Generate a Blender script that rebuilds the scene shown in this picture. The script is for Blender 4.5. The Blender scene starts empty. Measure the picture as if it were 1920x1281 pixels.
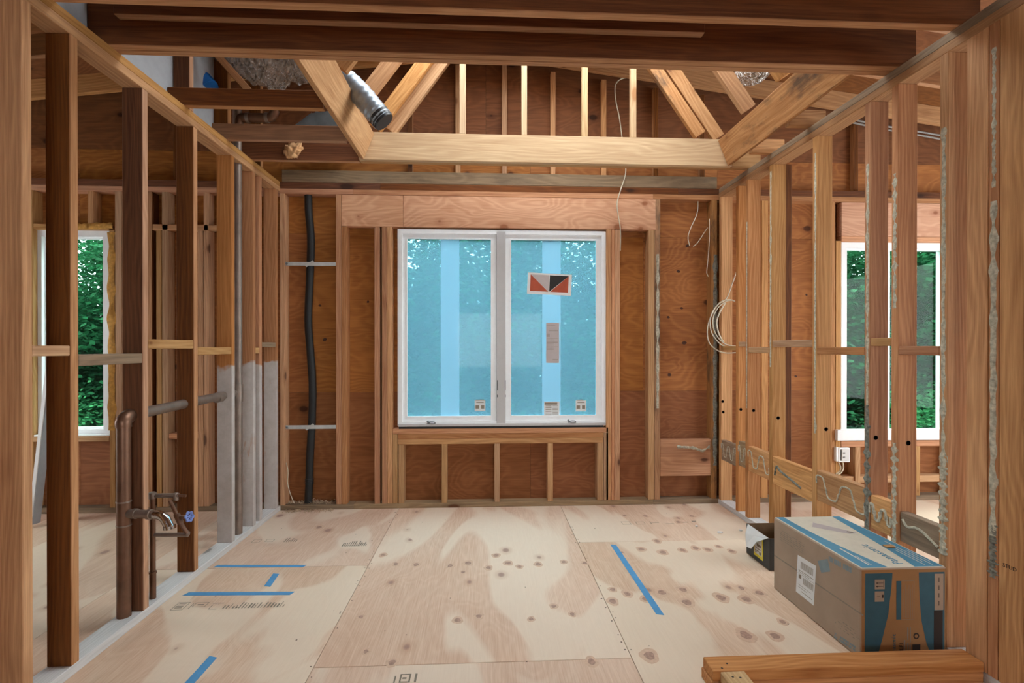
import bpy, bmesh, math, random
from mathutils import Vector, Matrix, noise
random.seed(7)
S = bpy.context.scene
COL = S.collection

# ------------------------------------------------------------------ camera, sky, exposure
F_PX, YAW, PITCH, EYE, SHIFT = 964.58, 0.0507, -0.0032, 1.2275, 13.37
cam_d = bpy.data.cameras.new('camera'); cam = bpy.data.objects.new('camera', cam_d); COL.objects.link(cam)
cam_d.sensor_width = 36.0; cam_d.lens = F_PX / 1920 * 36.0; cam_d.shift_y = SHIFT / 1920
cam_d.clip_start = 0.05; cam_d.clip_end = 200
cam.location = (0, 0, EYE); cam.rotation_euler = (math.pi / 2 + PITCH, 0, -YAW)
S.camera = cam

world = bpy.data.worlds.new('overcast_sky'); S.world = world; world.use_nodes = True
bg = world.node_tree.nodes['Background']
bg.inputs[0].default_value = (0.90, 0.96, 1.0, 1); bg.inputs[1].default_value = 13.0
S.view_settings.view_transform = 'Standard'; S.view_settings.look = 'None'
S.view_settings.gamma = 1.0; S.view_settings.use_curve_mapping = False
S.view_settings.exposure = -0.28
S.cycles.max_bounces = 14; S.cycles.diffuse_bounces = 8; S.cycles.transparent_max_bounces = 24

# ------------------------------------------------------------------ measuring: a photo pixel onto a plane of the building
_cy, _sy, _cp, _sp = math.cos(YAW), math.sin(YAW), math.cos(PITCH), math.sin(PITCH)
_FW = Vector((_sy * _cp, _cy * _cp, _sp)); _RT = Vector((_cy, -_sy, 0)); _UP = _RT.cross(_FW)
def on(px, py, ax, v):
    d = _FW + _RT * ((px - 960) / F_PX) - _UP * ((py - 640.5 - SHIFT) / F_PX)
    o = Vector((0, 0, EYE)); return o + d * ((v - o[ax]) / d[ax])
XL, XR, YB, ZP = -1.54, 1.819, 3.944, 2.391      # inner faces of the two partitions and the back wall; underside of top plates
T, W4 = 0.038, 0.089                            # two-by-four
ZT = ZP + 2 * T                                 # top of the double top plate
YS = YB + W4                                    # inner face of the sheathing
XO0, XO1, YR = -4.3, 4.9, -3.2                  # outer walls
def XB(px, y=YB): return on(px, 650, 1, y).x
def ZB(px, py, y=YB): return on(px, py, 1, y).z
def YLp(px): return on(px, 650, 0, XL).y
def YRp(px): return on(px, 650, 0, XR).y
def roof_z(x): return 3.44 - 0.125 * abs(x)     # underside of the rafters

# ------------------------------------------------------------------ materials
def lin(h):
    h = h.lstrip('#'); c = [int(h[i:i + 2], 16) / 255 for i in (0, 2, 4)]
    return tuple((v / 12.92 if v <= .04045 else ((v + .055) / 1.055) ** 2.4) for v in c) + (1,)
class NT:
    def __init__(s, name):
        s.m = bpy.data.materials.new(name); s.m.use_nodes = True; s.t = s.m.node_tree; s.n = s.t.nodes
        s.b = s.n['Principled BSDF']; s.out = s.n['Material Output']
    def __call__(s, kind, **kw):
        x = s.n.new(kind)
        for k, v in kw.items(): setattr(x, k, v)
        return x
    def put(s, v, sock):
        if hasattr(v, 'is_linked') or hasattr(v, 'links'): s.t.links.new(v, sock)
        else: sock.default_value = v
    def math(s, op, a, b=0.0, c=0.0):
        x = s('ShaderNodeMath', operation=op); s.put(a, x.inputs[0]); s.put(b, x.inputs[1]); s.put(c, x.inputs[2]); return x.outputs[0]
    def vmath(s, op, a, b):
        x = s('ShaderNodeVectorMath', operation=op); s.put(a, x.inputs[0]); s.put(b, x.inputs[1]); return x.outputs[0]
    def mix(s, f, a, b, mode='MIX'):
        x = s('ShaderNodeMix', data_type='RGBA', blend_type=mode); s.put(f, x.inputs[0]); s.put(a, x.inputs[6]); s.put(b, x.inputs[7]); return x.outputs[2]
    def noise(s, v, scale=1.0, detail=3.0, rough=.5, dist=0.0):
        x = s('ShaderNodeTexNoise'); s.put(v, x.inputs['Vector']); x.inputs['Scale'].default_value = scale
        x.inputs['Detail'].default_value = detail; x.inputs['Roughness'].default_value = rough; x.inputs['Distortion'].default_value = dist
        return x.outputs[0]
    def ramp(s, f, *stops):
        x = s('ShaderNodeValToRGB'); s.put(f, x.inputs[0]); e = x.color_ramp.elements
        while len(e) < len(stops): e.new(.5)
        for q, (p, c) in zip(e, stops): q.position = p; q.color = c if len(c) == 4 else tuple(c) + (1,)
        return x.outputs[0]
    def range(s, f, a, b, c=0.0, d=1.0):
        x = s('ShaderNodeMapRange'); s.put(f, x.inputs[0])
        for i, v in enumerate((a, b, c, d)): x.inputs[i + 1].default_value = v
        return x.outputs[0]
    def bump(s, h, strength=.3, dist=.002):
        x = s('ShaderNodeBump'); s.put(h, x.inputs['Height']); x.inputs['Strength'].default_value = strength; x.inputs['Distance'].default_value = dist
        s.t.links.new(x.outputs[0], s.b.inputs['Normal'])

def plain(name, col, rough=.6, metal=0.0, var=.12, scale=20, spec=.5):
    k = NT(name); co = k('ShaderNodeTexCoord').outputs['Object']
    n = k.noise(co, scale, 4, .6)
    c = lin(col) if isinstance(col, str) else tuple(col) + (1,)
    lo = tuple(v * (1 - var) for v in c[:3]) + (1,); hi = tuple(min(1, v * (1 + var)) for v in c[:3]) + (1,)
    k.put(k.ramp(n, (.3, lo), (.7, hi)), k.b.inputs['Base Color'])
    k.b.inputs['Roughness'].default_value = rough; k.b.inputs['Metallic'].default_value = metal
    k.b.inputs['Specular IOR Level'].default_value = spec
    return k.m

def wood(name, dark, light, knot='#4a2512', knots=.5, vary=.18, paint=None, stain=0.0, rough=.75, ply=False, patch=None, patch_amt=.5, hue=.006, ringw=.15, edge=None):
    """sawn lumber or plywood: grain runs along the piece's own local X"""
    k = NT(name); tc = k('ShaderNodeTexCoord').outputs['Object']; oi = k('ShaderNodeObjectInfo').outputs['Random']
    off = k('ShaderNodeCombineXYZ')
    k.put(k.math('MULTIPLY', oi, 37.0), off.inputs[0]); k.put(k.math('MULTIPLY', oi, 91.3), off.inputs[1]); k.put(k.math('MULTIPLY', oi, 57.7), off.inputs[2])
    co = k.vmath('ADD', tc, off.outputs[0])
    wob = k.noise(k.vmath('MULTIPLY', co, (.9, 6, 6) if not ply else (1.1, 2.6, 2.6)), 1.0, 2 if not ply else 3, .5, .4)
    # growth rings bent round by the wobble
    sep = k('ShaderNodeSeparateXYZ'); k.put(co, sep.inputs[0])
    yz = k.math('ADD', sep.outputs[1], k.math('MULTIPLY', sep.outputs[2], .55))
    ph = k.math('ADD', k.math('MULTIPLY', yz, 330.0 if not ply else 90.0), k.math('MULTIPLY', wob, 60.0 if not ply else 120.0))
    ring = k.math('POWER', k.math('MULTIPLY_ADD', k.math('SINE', ph), .5, .5), 1.6)
    fib = k.noise(k.vmath('MULTIPLY', co, (5, 170, 170)), 1.0, 3, .65)
    bro = k.noise(k.vmath('MULTIPLY', co, (.9, 9, 9) if not ply else (.8, 2.2, 2.2)), 1.0, 3, .55)
    g = k.math('ADD', k.math('MULTIPLY', ring, .13 if not ply else ringw), k.math('ADD', k.math('MULTIPLY', fib, .60), k.math('MULTIPLY', bro, .52)))
    col = k.ramp(g, (.36, lin(dark)), (.80, lin(light)))
    if patch:
        pm = k.noise(k.vmath('MULTIPLY', co, (.7, 1.7, 1.7)), 1.0, 2, .45, 1.2)
        col = k.mix(k.range(pm, .5, .54, 0, patch_amt), col, lin(patch))
    if knots:
        if ply:
            cx = k('ShaderNodeCombineXYZ'); k.put(k.math('MULTIPLY', sep.outputs[0], 3.4), cx.inputs[0]); k.put(k.math('MULTIPLY', k.math('ADD', sep.outputs[1], sep.outputs[2]), 5.0), cx.inputs[1]); kv = cx.outputs[0]
        else: kv = k.vmath('MULTIPLY', co, (2.6, 5.5, 5.5))
        vo = k('ShaderNodeTexVoronoi'); k.put(kv, vo.inputs['Vector'])
        if ply: vo.voronoi_dimensions = '2D'
        vo.inputs['Scale'].default_value = 1.0
        sc = k('ShaderNodeSeparateColor'); k.put(vo.outputs['Color'], sc.inputs[0])
        rad = k.math('MULTIPLY', sc.outputs[0], .13 if not ply else .11)
        kd = k.math('SUBTRACT', vo.outputs['Distance'], rad)
        core = k.range(kd, -.02, .03, 1, 0); halo = k.range(kd, 0, .16, 1, 0)
        on_ = k.math('GREATER_THAN', sc.outputs[1], 1 - knots)
        col = k.mix(k.math('MULTIPLY', k.math('MULTIPLY', halo, on_), .35), col, lin(dark), 'MULTIPLY')
        col = k.mix(k.math('MULTIPLY', k.math('MULTIPLY', core, on_), .8), col, lin(knot))
    if edge is not None:      # light on the narrow edges painted in as paler, cleaner wood; wide faces aged dark
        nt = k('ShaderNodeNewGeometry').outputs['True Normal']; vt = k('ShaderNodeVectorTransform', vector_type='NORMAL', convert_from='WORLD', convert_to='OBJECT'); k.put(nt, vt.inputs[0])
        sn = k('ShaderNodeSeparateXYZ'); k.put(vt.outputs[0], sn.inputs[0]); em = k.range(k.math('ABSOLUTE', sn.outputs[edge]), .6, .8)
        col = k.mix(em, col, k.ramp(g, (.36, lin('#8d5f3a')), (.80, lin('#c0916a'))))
    # board to board difference
    hs = k('ShaderNodeHueSaturation'); k.put(col, hs.inputs['Color'])
    r2 = k.math('FRACT', k.math('MULTIPLY', oi, 13.7))
    k.put(k.range(oi, 0, 1, 1 - vary, 1 + vary), hs.inputs['Value']); k.put(k.range(r2, 0, 1, .97 if ply else .88, 1.03 if ply else 1.08), hs.inputs['Saturation'])
    k.put(k.range(r2, 0, 1, .5 - hue / 2, .5 + hue / 2), hs.inputs['Hue'])
    col = hs.outputs[0]
    if stain:
        sm = k.noise(k.vmath('MULTIPLY', co, (2, 6, 6)), 1.0, 5, .7)
        col = k.mix(k.range(sm, .50, .64, 0, stain), col, (.035, .033, .03, 1))
    if paint:
        geo = k('ShaderNodeNewGeometry').outputs['Position']; sp = k('ShaderNodeSeparateXYZ'); k.put(geo, sp.inputs[0])
        edge = k.math('ADD', sp.outputs[2], k.math('MULTIPLY', k.noise(geo, 5.0, 3, .6), .22))
        pm = k.range(edge, paint, paint + .02, 1, 0)
        miss = k.range(k.noise(k.vmath('MULTIPLY', co, (3, 9, 9)), 1.0, 4, .6), .30, .40, .12, .92)
        pc = k.mix(k.noise(co, 14.0, 4, .7), lin('#a0988f'), lin('#cbc8c5'))
        col = k.mix(k.math('MULTIPLY', pm, miss), col, pc)
    k.put(col, k.b.inputs['Base Color']); k.b.inputs['Roughness'].default_value = rough
    k.b.inputs['Specular IOR Level'].default_value = .25
    k.bump(k.math('ADD', k.math('MULTIPLY', ring, .3), fib), .25, .0015)
    return k.m

M = {}
M['fir'] = wood('fir_stud', '#9a683f', '#cf9e6d', knots=.45)
M['fir_pink'] = wood('fir_reddish', '#985f39', '#c99265', knots=.45)
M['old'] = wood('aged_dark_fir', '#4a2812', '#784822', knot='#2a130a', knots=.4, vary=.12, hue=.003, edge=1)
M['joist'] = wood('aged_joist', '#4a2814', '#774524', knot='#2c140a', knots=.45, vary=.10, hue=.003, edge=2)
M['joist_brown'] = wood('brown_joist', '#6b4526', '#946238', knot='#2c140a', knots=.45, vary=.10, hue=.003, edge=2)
M['plate'] = wood('brown_top_plate', '#8a5e38', '#bb8c5c', knots=.35, vary=.08)
M['pale'] = wood('new_pale_fir', '#ad8a64', '#d0b38b', knot='#9a6a40', knots=.35, vary=.08)
M['tan'] = wood('tan_fir', '#9a6d45', '#c59c70', knot='#6b4022', knots=.4, vary=.12)
M['grey'] = wood('weathered_fir', '#75604b', '#a0886c', knots=.4, stain=.30)
M['stained'] = wood('water_stained_fir', '#8a5a36', '#b98a5d', knots=.4, stain=.75)
M['painted'] = wood('half_painted_fir', '#8c5a36', '#b98257', knots=.4, paint=1.22)
M['plate_white'] = wood('whitewashed_plate', '#b5b3b0', '#d3d2d0', knot='#77706a', knots=.25, vary=.05)
M['sheath'] = wood('wall_sheathing_plywood', '#7f4a24', '#b0733f', knot='#3a1c10', knots=.07, ply=True, vary=.07, hue=.006)
M['sheath_red'] = wood('reddish_sheathing_plywood', '#774526', '#9a6440', knot='#3a1c10', knots=.05, ply=True, vary=.07, hue=.006)
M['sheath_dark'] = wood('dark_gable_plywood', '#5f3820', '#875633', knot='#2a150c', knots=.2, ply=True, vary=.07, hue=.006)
M['header'] = wood('plywood_header_face', '#b27a58', '#d8a886', knot='#8d5535', knots=.5, ply=True, vary=.03, hue=.006)
M['floor'] = wood('floor_plywood', '#c8a48a', '#e3c9b1', knot='#a08074', knots=.28, ply=True, vary=.04, patch='#e5d3bd', patch_amt=.75, ringw=.07)
M['floor_end'] = plain('subfloor_dark', '#3a2a1e', .9)
M['rail'] = wood('roof_plywood', '#6a4124', '#925f38', knots=.15, ply=True)
M['vinyl'] = plain('white_window_frame', '#eff2f3', .35, var=.03)
M['vinyl_grey'] = plain('pale_grey_mullion', '#b9b7b6', .45, var=.03)
M['steel'] = plain('dull_metal', '#8d8f90', .35, .9)
M['chrome'] = plain('chrome', '#c9ccce', .12, 1.0, var=.05)
M['copper'] = plain('aged_copper', '#7a5b49', .42, .75, var=.25, scale=9)
M['copper_grey'] = plain('dull_grey_copper', '#8a7b70', .45, .6, var=.2, scale=12)
M['black'] = plain('black_rubber', '#17191a', .6, var=.2)
M['black_tape'] = plain('black_tape', '#15181c', .45, var=.4)
M['strap'] = plain('milky_plastic_strap', '#b9bab6', .4)
M['wire'] = plain('cream_cable_sheath', '#cfc6ae', .5)
M['wire_grey'] = plain('grey_cable_sheath', '#8f8a84', .5)
M['glue'] = plain('dried_grey_adhesive', '#b5b09c', .9, var=.45, scale=60)
M['glue_dark'] = plain('dirty_grey_adhesive', '#77776c', .9, var=.6, scale=60)
M['foam'] = plain('yellow_spray_foam', '#c08f45', .9, var=.3, scale=40)
M['blue_tape'] = plain('blue_painters_tape', '#4f93c4', .7, var=.08)
M['blue'] = plain('bright_blue_plastic', '#1565b5', .5)
M['valve_blue'] = plain('blue_valve_handle', '#6f86c4', .4)
M['card'] = plain('brown_cardboard', '#a08a76', .85, var=.1, scale=6)
M['card_in'] = plain('cardboard_front', '#9a6f43', .85, var=.1, scale=6)
M['card_pale'] = plain('pale_cardboard', '#d3cdbb', .8, var=.06)
M['print_blue'] = plain('blue_box_print', '#4d8aa6', .7, var=.08)
M['print_teal'] = plain('dark_teal_print', '#2c5562', .7, var=.1)
M['ink'] = plain('black_ink', '#2a2724', .8)
M['ink_faint'] = plain('faded_ink', '#857a6a', .85)
M['ink_bluegrey'] = plain('blue_grey_ink', '#7d8c90', .85)
M['ink_brown'] = plain('brown_black_ink', '#2b1c14', .8)
M['paper'] = plain('white_paper', '#d9d9d7', .8, var=.04)
M['paper_grey'] = plain('grey_paper', '#b7adab', .8, var=.04)
M['orange'] = plain('orange_sticker', '#a8492a', .6)
M['yellow'] = plain('yellow_print', '#d9c433', .7)
M['box_black'] = plain('black_carton', '#3b3a36', .7, var=.15)
M['box_inside'] = plain('carton_inside', '#7d6142', .85)
M['drywall'] = plain('white_drywall', '#9fa2a6', .9, var=.06)
M['tuft'] = plain('pinkish_insulation', '#c79a6c', .95, var=.3, scale=30)
M['duct'] = plain('grey_duct_jacket', '#8e99a3', .38, .45, var=.2, scale=25)
M['sheetmetal'] = plain('galvanised_duct', '#7c8285', .45, .7, var=.2, scale=8)
M['dust'] = plain('sawdust', '#c3aa8c', .95)
M['knot'] = plain('dark_knot', '#4a2a1c', .8, var=.4, scale=90)
M['floor_knot'] = plain('purplish_floor_knot', '#a98876', .8, var=.3, scale=70)
M['floor_halo'] = plain('stained_ring_round_knot', '#cfae94', .8, var=.12, scale=60)
M['nail_hole'] = plain('nail_hole', '#5b4636', .9)
M['ground'] = plain('undergrowth', '#1f3019', .95, var=.4, scale=3)
M['bark'] = plain('tree_bark', '#3a2f26', .9, var=.3)

def foil_mat():
    k = NT('crinkled_foil'); co = k('ShaderNodeTexCoord').outputs['Object']
    n = k.noise(k.vmath('MULTIPLY', co, (9, 9, 2.2)), 3.5, 5, .7, 1.5)
    k.put(k.ramp(n, (.36, lin('#a39a90')), (.58, lin('#f4f2ee'))), k.b.inputs['Base Color'])
    k.b.inputs['Metallic'].default_value = .88; k.b.inputs['Roughness'].default_value = .14
    k.bump(n, 1.0, .035); return k.m
M['foil'] = foil_mat()
def leaf_mat(name, a, b):
    k = NT(name); g = k('ShaderNodeNewGeometry').outputs['Position']
    c = k.ramp(k.noise(g, 1.7, 4, .65), (.3, lin(a)), (.72, lin(b)))
    k.put(c, k.b.inputs['Base Color']); k.b.inputs['Roughness'].default_value = .7; k.b.inputs['Specular IOR Level'].default_value = .08
    tr = k('ShaderNodeBsdfTranslucent'); k.put(c, tr.inputs[0]); mx = k('ShaderNodeMixShader'); mx.inputs[0].default_value = .35
    k.t.links.new(k.b.outputs[0], mx.inputs[1]); k.t.links.new(tr.outputs[0], mx.inputs[2]); k.t.links.new(mx.outputs[0], k.out.inputs[0]); return k.m
M['leaf'] = leaf_mat('tree_leaves', '#0d301c', '#2b6c43')
M['leaf2'] = leaf_mat('bright_leaves', '#184626', '#45905a')
def pane_mat(name, tint, haze, amount):
    """glass under a protective film: partly clear, partly milky"""
    k = NT(name)
    tr = k('ShaderNodeBsdfTransparent'); tr.inputs[0].default_value = tint
    sc = k('ShaderNodeBsdfTranslucent'); sc.inputs[0].default_value = haze
    df = k('ShaderNodeBsdfDiffuse'); df.inputs[0].default_value = haze
    m0 = k('ShaderNodeMixShader'); m0.inputs[0].default_value = .35
    k.t.links.new(sc.outputs[0], m0.inputs[1]); k.t.links.new(df.outputs[0], m0.inputs[2])
    m1 = k('ShaderNodeMixShader'); m1.inputs[0].default_value = amount
    k.t.links.new(tr.outputs[0], m1.inputs[1]); k.t.links.new(m0.outputs[0], m1.inputs[2])
    gl = k('ShaderNodeBsdfGlossy'); gl.inputs['Roughness'].default_value = .03
    m2 = k('ShaderNodeMixShader'); m2.inputs[0].default_value = .008
    k.t.links.new(m1.outputs[0], m2.inputs[1]); k.t.links.new(gl.outputs[0], m2.inputs[2])
    k.t.links.new(m2.outputs[0], k.out.inputs[0]); return k.m
M['pane_film'] = pane_mat('glass_with_blue_film', (.62, .86, .90, 1), (.20, .36, .44, 1), .40)
M['film'] = pane_mat('blue_film_overlap', (.93, .97, 1, 1), (.62, .76, .86, 1), .42)
M['glass'] = pane_mat('clear_window_glass', (.78, .88, .84, 1), (.5, .6, .6, 1), .002)

# ------------------------------------------------------------------ building helpers
BASE = {}
def tag(o, label=None, cat=None, group=None, kind=None):
    if label: o['label'] = label
    if cat: o['category'] = cat
    if group: o['group'] = group
    if kind: o['kind'] = kind
    return o
def empty(name, loc=(0, 0, 0), label=None, cat=None, group=None, kind=None):
    o = bpy.data.objects.new(name, None); COL.objects.link(o); o.empty_display_size = .1
    o.location = loc; BASE[o] = Matrix.Translation(Vector(loc)); return tag(o, label, cat, group, kind)
def link(name, me, mat=None, parent=None, mw=None):
    o = bpy.data.objects.new(name, me); COL.objects.link(o)
    if mat is not None and not me.materials: me.materials.append(M[mat] if isinstance(mat, str) else mat)
    mw = mw or Matrix.Identity(4); BASE[o] = mw
    if parent is not None:
        o.parent = parent; o.matrix_basis = BASE[parent].inverted() @ mw
    else: o.matrix_basis = mw
    return o
_boxcache = {}
def box_mesh(l, w, h, ch):
    key = (round(l, 4), round(w, 4), round(h, 4), round(ch, 4))
    a = Vector((l, w, h)) / 2; ch = min(ch, min(a) * .45)
    vs, fs = [], []
    for ax in range(3):
        for s in (-1, 1):
            u, v = (ax + 1) % 3, (ax + 2) % 3; q = []
            for su, sv in ((-1, -1), (1, -1), (1, 1), (-1, 1)):
                p = Vector(); p[ax] = s * a[ax]; p[u] = su * (a[u] - ch); p[v] = sv * (a[v] - ch); q.append(len(vs)); vs.append(p)
            fs.append(q if s > 0 else q[::-1])
    bm = bmesh.new(); bv = [bm.verts.new(v) for v in vs]
    for f in fs: bm.faces.new([bv[i] for i in f])
    def find(ax, s, su, sv):
        u, v = (ax + 1) % 3, (ax + 2) % 3; return bv[(ax * 2 + (s > 0)) * 4 + {(-1, -1): 0, (1, -1): 1, (1, 1): 2, (-1, 1): 3}[(su, sv)]]
    def vert(ax, sg): u, v = (ax + 1) % 3, (ax + 2) % 3; return find(ax, sg[ax], sg[u], sg[v])
    for ax in range(3):                                   # edge chamfers run along ax
        u, v = (ax + 1) % 3, (ax + 2) % 3
        for su in (-1, 1):
            for sv in (-1, 1):
                g0 = [0, 0, 0]; g0[u] = su; g0[v] = sv; g1 = list(g0); g0[ax] = -1; g1[ax] = 1
                bm.faces.new((vert(u, g0), vert(u, g1), vert(v, g1), vert(v, g0)))
    for sx in (-1, 1):
        for sy in (-1, 1):
            for sz in (-1, 1):
                g = [sx, sy, sz]; bm.faces.new([vert(i, g) for i in range(3)])
    bmesh.ops.recalc_face_normals(bm, faces=bm.faces)
    me = bpy.data.meshes.new('board'); bm.to_mesh(me); bm.free(); return me
def board(name, p0, p1, w, t, mat, parent=None, up=(0, 0, 1), ch=.0025):
    """a straight piece from p0 to p1 along its centre line; w is its size towards `up`, t across"""
    p0, p1 = Vector(p0), Vector(p1); d = p1 - p0; l = d.length; x = d.normalized()
    up = Vector(up); y = x.cross(up)
    if y.length < 1e-4: y = x.cross(Vector((0, 1, 0)))
    y.normalize(); z = x.cross(y) * -1; z = y.cross(x) * -1
    z = x.cross(y)
    mw = Matrix((x.to_4d(), y.to_4d(), z.to_4d(), (0, 0, 0, 1))).transposed()
    for i in range(3): mw[3][i] = 0
    mw.translation = (p0 + p1) / 2
    return link(name, box_mesh(l, t, w, ch), mat, parent, mw)
def bx(name, x0, x1, y0, y1, z0, z1, mat, parent=None, ch=.0025, long=None):
    x0, x1 = sorted((x0, x1)); y0, y1 = sorted((y0, y1)); z0, z1 = sorted((z0, z1))
    dx, dy, dz = x1 - x0, y1 - y0, z1 - z0; c = Vector(((x0 + x1) / 2, (y0 + y1) / 2, (z0 + z1) / 2))
    long = long or 'xyz'[[dx, dy, dz].index(max(dx, dy, dz))]
    ax = {'x': (1, 0, 0), 'y': (0, 1, 0), 'z': (0, 0, 1)}[long]; h = {'x': dx, 'y': dy, 'z': dz}[long] / 2
    if long == 'x': w, t, up = dz, dy, (0, 0, 1)
    elif long == 'y': w, t, up = dz, dx, (0, 0, 1)
    else: w, t, up = dy, dx, (0, 1, 0)
    a = Vector(ax) * h
    return board(name, c - a, c + a, w, t, mat, parent, up, ch)
def raw(name, vs, fs, mat, parent=None, smooth=False, origin=None):
    o = Vector(origin) if origin else (sum((Vector(v) for v in vs), Vector()) / len(vs))
    me = bpy.data.meshes.new(name); me.from_pydata([Vector(v) - o for v in vs], [], fs); me.update()
    if smooth: me.polygons.foreach_set('use_smooth', [True] * len(me.polygons))
    return link(name, me, mat, parent, Matrix.Translation(o))
def smooth_path(pts, n=8):
    P = [Vector(p) for p in pts]; P = [P[0] * 2 - P[1]] + P + [P[-1] * 2 - P[-2]]; out = []
    for i in range(1, len(P) - 2):
        for k in range(n):
            t = k / n; a, b, c, d = P[i - 1:i + 3]
            out.append(.5 * ((2 * b) + (c - a) * t + (2 * a - 5 * b + 4 * c - d) * t * t + (3 * b - a - 3 * c + d) * t ** 3))
    return out + [P[-2]]
def tube_data(path, r, sides=12, caps=True):
    path = [Vector(p) for p in path]; vs, fs = [], []; n = len(path); prev = None
    for i, p in enumerate(path):
        t = (path[min(i + 1, n - 1)] - path[max(i - 1, 0)]).normalized()
        if prev is None:
            a = t.orthogonal().normalized()
        else:
            a = (prev - t * prev.dot(t)).normalized()
        prev = a; b = t.cross(a); rr = r(i / (n - 1)) if callable(r) else r
        for k in range(sides):
            th = 2 * math.pi * k / sides; vs.append(p + (a * math.cos(th) + b * math.sin(th)) * rr)
    for i in range(n - 1):
        for k in range(sides):
            q = (k + 1) % sides; fs.append((i * sides + k, i * sides + q, (i + 1) * sides + q, (i + 1) * sides + k))
    if caps: fs.append(tuple(range(sides))[::-1]); fs.append(tuple((n - 1) * sides + k for k in range(sides)))
    return vs, fs
def tube(name, path, r, mat, parent=None, sides=12, smooth=0):
    if smooth: path = smooth_path(path, smooth)
    vs, fs = tube_data(path, r, sides); o = raw(name, vs, fs, mat, parent, True)
    try:
        o.data.set_sharp_from_angle(angle=math.radians(50))
    except Exception: pass
    return o
def lathe(name, p, axis, prof, mat, parent=None, sides=18):
    """rings (distance along the axis, radius) round an axis"""
    ax = Vector(axis).normalized(); vs, fs = tube_data([Vector(p) + ax * (a + i * 1e-6) for i, (a, _) in enumerate(prof)], 1.0, sides)
    for i, (_, r) in enumerate(prof):
        c = Vector(p) + ax * prof[i][0]
        for k in range(sides): v = vs[i * sides + k]; vs[i * sides + k] = c + (v - (c + ax * i * 1e-6)) * r
    o = raw(name, vs, fs, mat, parent, True)
    try: o.data.set_sharp_from_angle(angle=math.radians(40))
    except Exception: pass
    return o
def text_mesh(name, s, size, mat, parent, mw, align='LEFT', thick=.0004):
    cu = bpy.data.curves.new('t', 'FONT'); cu.body = s; cu.size = size; cu.extrude = thick; cu.align_x = align; cu.resolution_u = 2
    ob = bpy.data.objects.new('t', cu); COL.objects.link(ob); dg = bpy.context.evaluated_depsgraph_get()
    me = bpy.data.meshes.new_from_object(ob.evaluated_get(dg)); bpy.data.objects.remove(ob); bpy.data.curves.remove(cu)
    me.materials.clear(); return link(name, me, mat, parent, mw)
def flats(name, quads, mat, parent, mw, h=.0004):
    """flat print: rectangles (x0, x1, y0, y1) or 4-point polygons laid on a surface"""
    vs, fs = [], []
    for q in quads:
        pts = [(q[0], q[2]), (q[1], q[2]), (q[1], q[3]), (q[0], q[3])] if not isinstance(q[0], tuple) else q
        i = len(vs); vs += [(x, y, h) for x, y in pts]; fs.append(tuple(range(i, i + len(pts))))
    me = bpy.data.meshes.new(name); me.from_pydata(vs, [], fs); me.update(); return link(name, me, mat, parent, mw)

# ------------------------------------------------------------------ floor
floor = empty('floor', (0, 0, 0), 'pale plywood subfloor of butted sheets with dark knots and football patches', kind='structure')
FT = .018
cols = [-0.66 + 1.235 * i for i in range(-3, 5)]; cols[0] = XO0 + .05; cols.append(XO1 - .05)
seam = {2: [2.925], 3: [2.0], 4: [3.2], 1: [2.2], 5: [2.6], 0: [1.9], 6: [1.8], 7: [2.4]}
for i in range(len(cols) - 1):
    ys = [YR]; y0 = seam[i][0]
    ys += [v for v in (y0 - 4.88, y0 - 2.44, y0, y0 + 2.44) if YR + .1 < v < YS - .1] + [YS]
    for a, b in zip(ys, ys[1:]):
        bx('plywood_sheet', cols[i] + .0012, cols[i + 1] - .0012, a + .0012, b - .0012, -FT, 0, 'floor', floor, ch=.0012, long='y')
bx('subfloor', XO0, XO1, YR, YS + .05, -.25, -FT - .001, 'floor_end', floor)

# ------------------------------------------------------------------ back wall (one long exterior wall across three rooms)
wb = empty('wall_back', (0, YB, 0), 'exterior back wall of open studs with plywood sheathing behind', kind='structure')
def bstud(a, b, z0=T, z1=ZP, mat='fir', name='stud', y0=YB, y1=YS):
    return bx(name, XB(a), XB(b), y0, y1, z0, z1, mat, wb)
for a, b, m in ((XO0, -1.0, 'fir_pink'), (-1.0, 1.3, 'fir_pink'), (1.3, XO1, 'fir_pink')):
    bx('bottom_plate', a, b, YB, YS, 0, T, 'grey', wb)
    bx('top_plate', a, b, YB, YS, ZP - .012, ZP + .026, 'fir_pink', wb)
    bx('top_plate', a + .2 if a > XO0 else a, b + .2 if b < XO1 else b, YB + .004, YS, ZP + .027, ZT, 'joist', wb)
ZPB = ZP - .012
zh0, zh1 = ZB(700, 425), ZB(700, 366)
for a, b, z0, z1, m in (
    (525, 534, T, ZPB, 'fir'), (630, 640, T, ZPB, 'fir_pink'), (640.5, 650.5, T, zh0, 'fir_pink'),
    (702, 712, T, zh0, 'fir_pink'), (716, 725.5, T, zh0, 'fir_pink'), (726, 735.5, T, zh0, 'fir'),
    (1136.5, 1146, T, zh0, 'fir'), (1146.5, 1152.5, T, zh0, 'fir_pink'), (1153, 1162.5, T, zh0, 'fir'),
    (1216, 1227.5, T, zh0, 'tan'), (1228, 1238, T, ZPB, 'stained'), (1334, 1344.5, T, ZPB, 'stained')):
    bstud(a, b, z0, z1, m)
bx('header', XB(640.5), XB(756) - .0008, YB - .002, YB + .06, zh0, zh1, 'header', wb, long='x')
bx('header', XB(756) + .0008, XB(1229), YB - .002, YB + .06, zh0, zh1, 'header', wb, long='x')
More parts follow.
